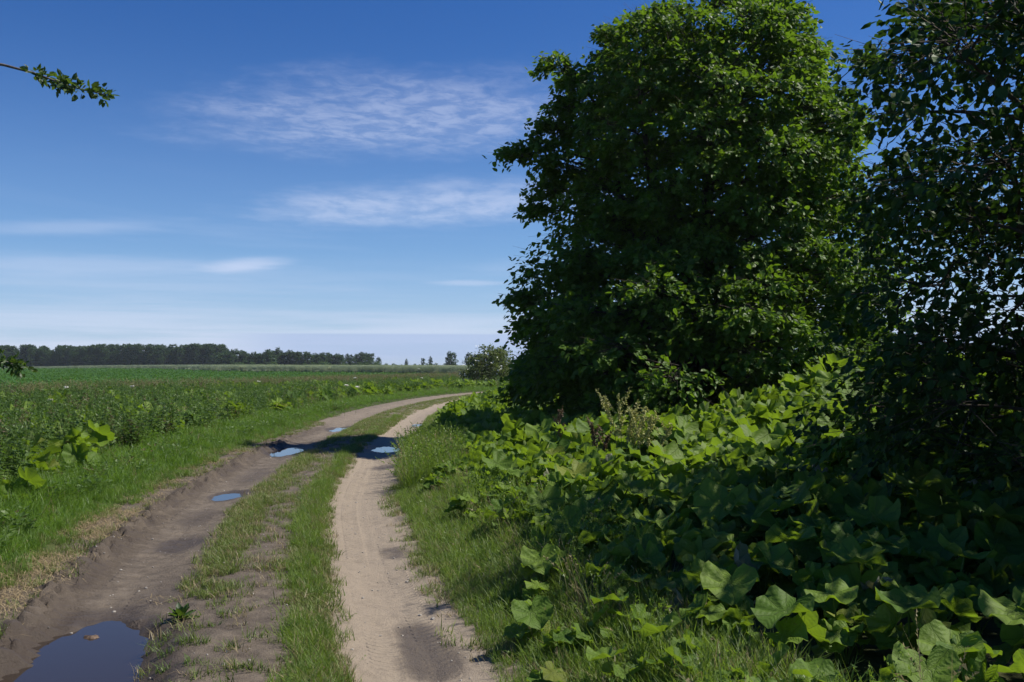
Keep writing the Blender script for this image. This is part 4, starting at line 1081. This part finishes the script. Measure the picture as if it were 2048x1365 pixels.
# ------------------------------------------------------------------ seeding dock, flowers and small things
M_DOCKSEED = leaf_mat('dock_seed', (0.32, 0.33, 0.11), (0.52, 0.50, 0.22), (0.32, 0.33, 0.08), 0.3, 0.6)
M_DOCKDRY = leaf_mat('dry_seed', (0.10, 0.065, 0.04), (0.20, 0.14, 0.085), (0.12, 0.08, 0.03), 0.2, 0.7)
M_STEM = plain_mat('green_stem', (0.10, 0.14, 0.04), (0.16, 0.19, 0.07), 20, 0.6, 0)
M_STEM_DRY = plain_mat('dry_stem', (0.13, 0.09, 0.055), (0.20, 0.15, 0.09), 20, 0.8, 0)
def dock(px, py_top, d, nst, spread, label, seed, seedmat, stem, hmul=1.0):
    r = np.random.default_rng(seed)
    x0 = (px - 1024) / F * d; z0 = float(height([x0], [d])[0]); ztop = CAM_H + (HOR - py_top) / F * d
    root = empty('seeding_dock', (x0, d, z0)); H_ = ztop - z0
    for i in range(nst):
        lean = (i / max(1, nst - 1) - .35) * spread; hh = H_ * (1 - .35 * abs(lean) / max(spread, .01)) * (1 if i == 0 else r.uniform(.75, .98))
        e = np.array([lean * H_, r.normal(0, .06), hh]); pts = bez(np.array([0, 0, -.03]), e, np.array([-lean * .12, 0, .12]), 8)
        V, Q = tube(pts, np.linspace(.007, .002, 8), 5); stm = link('stem', mesh_np('stem', V, Q), root, stem)
        P = []
        for k in range(150):
            u = r.uniform(.5, 1.0); c = np.array([np.interp(u, np.linspace(0, 1, 8), pts[:, j]) for j in range(3)])
            P.append(c + r.normal(0, 1, 3) * np.array([.018, .018, .010]) * (1.35 - u))
        P = np.array(P); 
        for br in range(5):
            u = .5 + .09 * br; c = np.array([np.interp(u, np.linspace(0, 1, 8), pts[:, j]) for j in range(3)])
            dd = np.array([r.choice([-1, 1]) * r.uniform(.3, .7), r.normal(0, .4), 1.0]); q = r.uniform(0, 1, (32, 1))
            P = np.concatenate([P, c + dd * q * .17 * H_ + r.normal(0, .010, (32, 3))])
        V, Q, T3_, rn = leaf_geo(P, unit(r.normal(size=P.shape) + [0, 0, .5]), unit(r.normal(size=P.shape)), r.uniform(.020, .036, len(P)), 0.9)
        link('seed_head', mesh_np('seed_head', V, [Q, T3_], False, None, {'rnd': rn}), stm, seedmat)['kind'] = 'stuff'
    tag(root, label, 'weed')
dock(1246, 768, 13.2, 5, .55, 'tall dock with yellow-green seed plumes in front of the dark tree', 31, M_DOCKSEED, M_STEM)
dock(1290, 800, 12.9, 3, .5, 'shorter leaning dock with yellow-green seeds beside the tall one', 32, M_DOCKSEED, M_STEM)
dock(1195, 830, 13.6, 2, .30, 'brown dried seed stalks standing beside the seeding dock', 33, M_DOCKDRY, M_STEM_DRY)
dock(1118, 822, 14.6, 1, .0, 'single dry brown seed stalk in the shade of the round tree', 34, M_DOCKDRY, M_STEM_DRY)

def umbel(px, py, d, seed):
    r = np.random.default_rng(seed); x0 = (px - 1024) / F * d; z0 = float(height([x0], [d])[0]); zt = max(0.7, CAM_H + (HOR - py) / F * d - z0)
    root = empty('cow_parsley', (x0, d, z0))
    V, Q = tube([(0, 0, -.02), (.02, 0, zt * .5), (.05, 0, zt)], [.006, .005, .003], 5); link('stem', mesh_np('stem', V, Q), root, M_STEM)
    n_ = 60; a = r.uniform(0, 6.28, n_); q = np.sqrt(r.uniform(0, 1, n_)) * .065
    P = np.stack([.05 + q * np.cos(a), q * np.sin(a), zt + .03 - q * q * 2], 1)
    V, Q, T3_, rn = leaf_geo(P, unit(r.normal(size=P.shape)), np.tile([0, 0, 1.0], (n_, 1)), np.full(n_, .035), 1.2)
    link('umbel', mesh_np('umbel', V, [Q, T3_], False), root, M_BLOSSOM)
    tag(root, 'white-flowered cow parsley standing above the field-side weeds', 'flower', 'cow parsley in the weedy strip')
for i, (px, py, d) in enumerate([(836, 739, 62), (708, 757, 45), (690, 772, 34), (516, 764, 48), (262, 774, 33), (130, 776, 32), (842, 757, 55), (712, 775, 36), (98, 802, 26)]):
    umbel(px, py, d, 500 + i)

def ground_at(px, py):
    d = CAM_H * F / (py - HOR)
    for _ in range(3):
        x0 = (px - 1024) / F * d; z = float(height([x0], [d])[0]); d = (CAM_H - z) * F / (py - HOR)
    return (px - 1024) / F * d, d, z
M_GRASS_1 = leaf_mat('tuft_blade', (0.05, 0.09, 0.018), (0.11, 0.16, 0.035), (0.16, 0.25, 0.03), 0.3, 0.5)
for i, (px, py) in enumerate([(340, 1272), (371, 1280), (334, 1306), (388, 1322), (334, 1336), (392, 1345), (428, 1250), (412, 1282), (488, 1330), (532, 1340), (450, 1225), (470, 1292)]):
    me = blades(600 + i, 34, .03, .085, .05, .0028, 1.1, 2).mesh('grass_tuft', False); a = np.random.default_rng(i).uniform(0, 1, len(me.vertices)); me.attributes['rnd'].data.foreach_set('value', a.astype(np.float32))
    o = link('grass_tuft', me, None, [M_GRASS_1, M_SEED], ground_at(px, py))
    tag(o, 'small grass tuft sprouting from bare mud between puddle and middle strip', 'grass tuft', 'grass tufts on the bare mud')
# plantain rosette beside the wide puddle
pl = empty('plantain', ground_at(366, 1236)); tag(pl, 'dark green plantain rosette growing beside the wide puddle', 'weed')
r = np.random.default_rng(9)
for i in range(20):
    a = i * 2.4; el = 0.3 + 0.055 * i; L_ = r.uniform(.09, .14)
    d = np.array([math.cos(a) * math.cos(el), math.sin(a) * math.cos(el), math.sin(el)]); u = np.linspace(0, 1, 5)[:, None]
    s_ = np.array([-math.sin(a), math.cos(a), 0]); c = u * d * L_ + np.array([0, 0, -.35]) * L_ * u ** 2 * .5; wd = (np.sin(u * np.pi * .95 + .1) * .022 + .002)
    V = np.concatenate([c - s_ * wd + [0, 0, .008], c, c + s_ * wd + [0, 0, .008]]); j = np.arange(4)
    link('leaf', mesh_np('leaf', V, np.concatenate([np.stack([j, j + 1, j + 6, j + 5], 1), np.stack([j + 5, j + 6, j + 11, j + 10], 1)]), True, None, {'rnd': np.full(15, r.uniform())}), pl, M_HAW)
# lump of mud and litter in the wide puddle
r = np.random.default_rng(10)
a = np.linspace(0, 6.283, 16, endpoint=False); V = [(0, 0, .014)]
for q, z in ((.5, .011), (1.0, -.02)):
    rr = q * (1 + .3 * r.normal(size=16)); V += list(zip(.085 * rr * np.cos(a), .05 * rr * np.sin(a), z + r.normal(0, .003, 16)))
j = np.arange(16); k = (j + 1) % 16
me = mesh_np('mud_lump', V, [np.stack([0 * j, 1 + j, 1 + k], 1), np.stack([1 + j, 17 + j, 17 + k, 1 + k], 1)])
gp = ground_at(190, 1290)
tag(link('mud_lump', me, None, plain_mat('mud_litter', (0.05, 0.032, 0.022), (0.17, 0.12, 0.085), 40, 0.7, 0.6), (gp[0], gp[1], LEVEL[0])), 'small brown lump of mud and litter breaking the surface of the wide puddle', 'mud lump')
# pebbles
M_STONE = plain_mat('pebble', (0.20, 0.18, 0.155), (0.40, 0.37, 0.33), 30, 0.8, 0.2)
def pebble(seed):
    r = np.random.default_rng(seed); import bmesh
    bm = bmesh.new(); bmesh.ops.create_icosphere(bm, subdivisions=1, radius=.010)
    for v in bm.verts: v.co = Vector((v.co.x * r.uniform(.7, 1.4), v.co.y * r.uniform(.7, 1.3), v.co.z * r.uniform(.5, .9)))
    me = bpy.data.meshes.new('pebble'); bm.to_mesh(me); bm.free(); return proto('pebble', me, [M_STONE])
T_PEB = [pebble(i) for i in range(4)]
x, y, s, t = cat3(stpoints(700, 3, 12, -1.6, 1.6), stpoints(120, 3, 7, 1.1, 1.6), stpoints(300, 12, 25, -1.6, 1.6))
P, s2, t2 = place(x, y, s, t, rng.uniform(0, 1, len(t)) < .55, .002)
scatter('pebbles', T_PEB, P, rng.uniform(0, 6.28, len(P)), np.exp(rng.normal(-.45, .45, len(P))), 'small pale pebbles scattered over the bare track', 'pebbles')

# ------------------------------------------------------------------ summer haze
def haze():
    x0, x1, y0, y1, z0, z1 = -4600, 4600, -400, 6100, -1.6, 16.0
    V = [(x, y, z) for z in (z0, z1) for y in (y0, y1) for x in (x0, x1)]
    me = mesh_np('haze', V, [[(0, 2, 3, 1), (4, 5, 7, 6), (0, 1, 5, 4), (2, 6, 7, 3), (0, 4, 6, 2), (1, 3, 7, 5)]], False)
    m, w = new_mat('haze_air')
    v = w.n('ShaderNodeVolumePrincipled', i_Color=(0.80, 0.88, 1.0)); v.inputs['Density'].default_value = 0.00014; v.inputs['Anisotropy'].default_value = 0.2
    w.n('ShaderNodeOutputMaterial', i_Volume=v)
    tag(link('haze', me, None, m), 'faint blue summer haze over the fields', 'haze', kind='stuff')
haze()
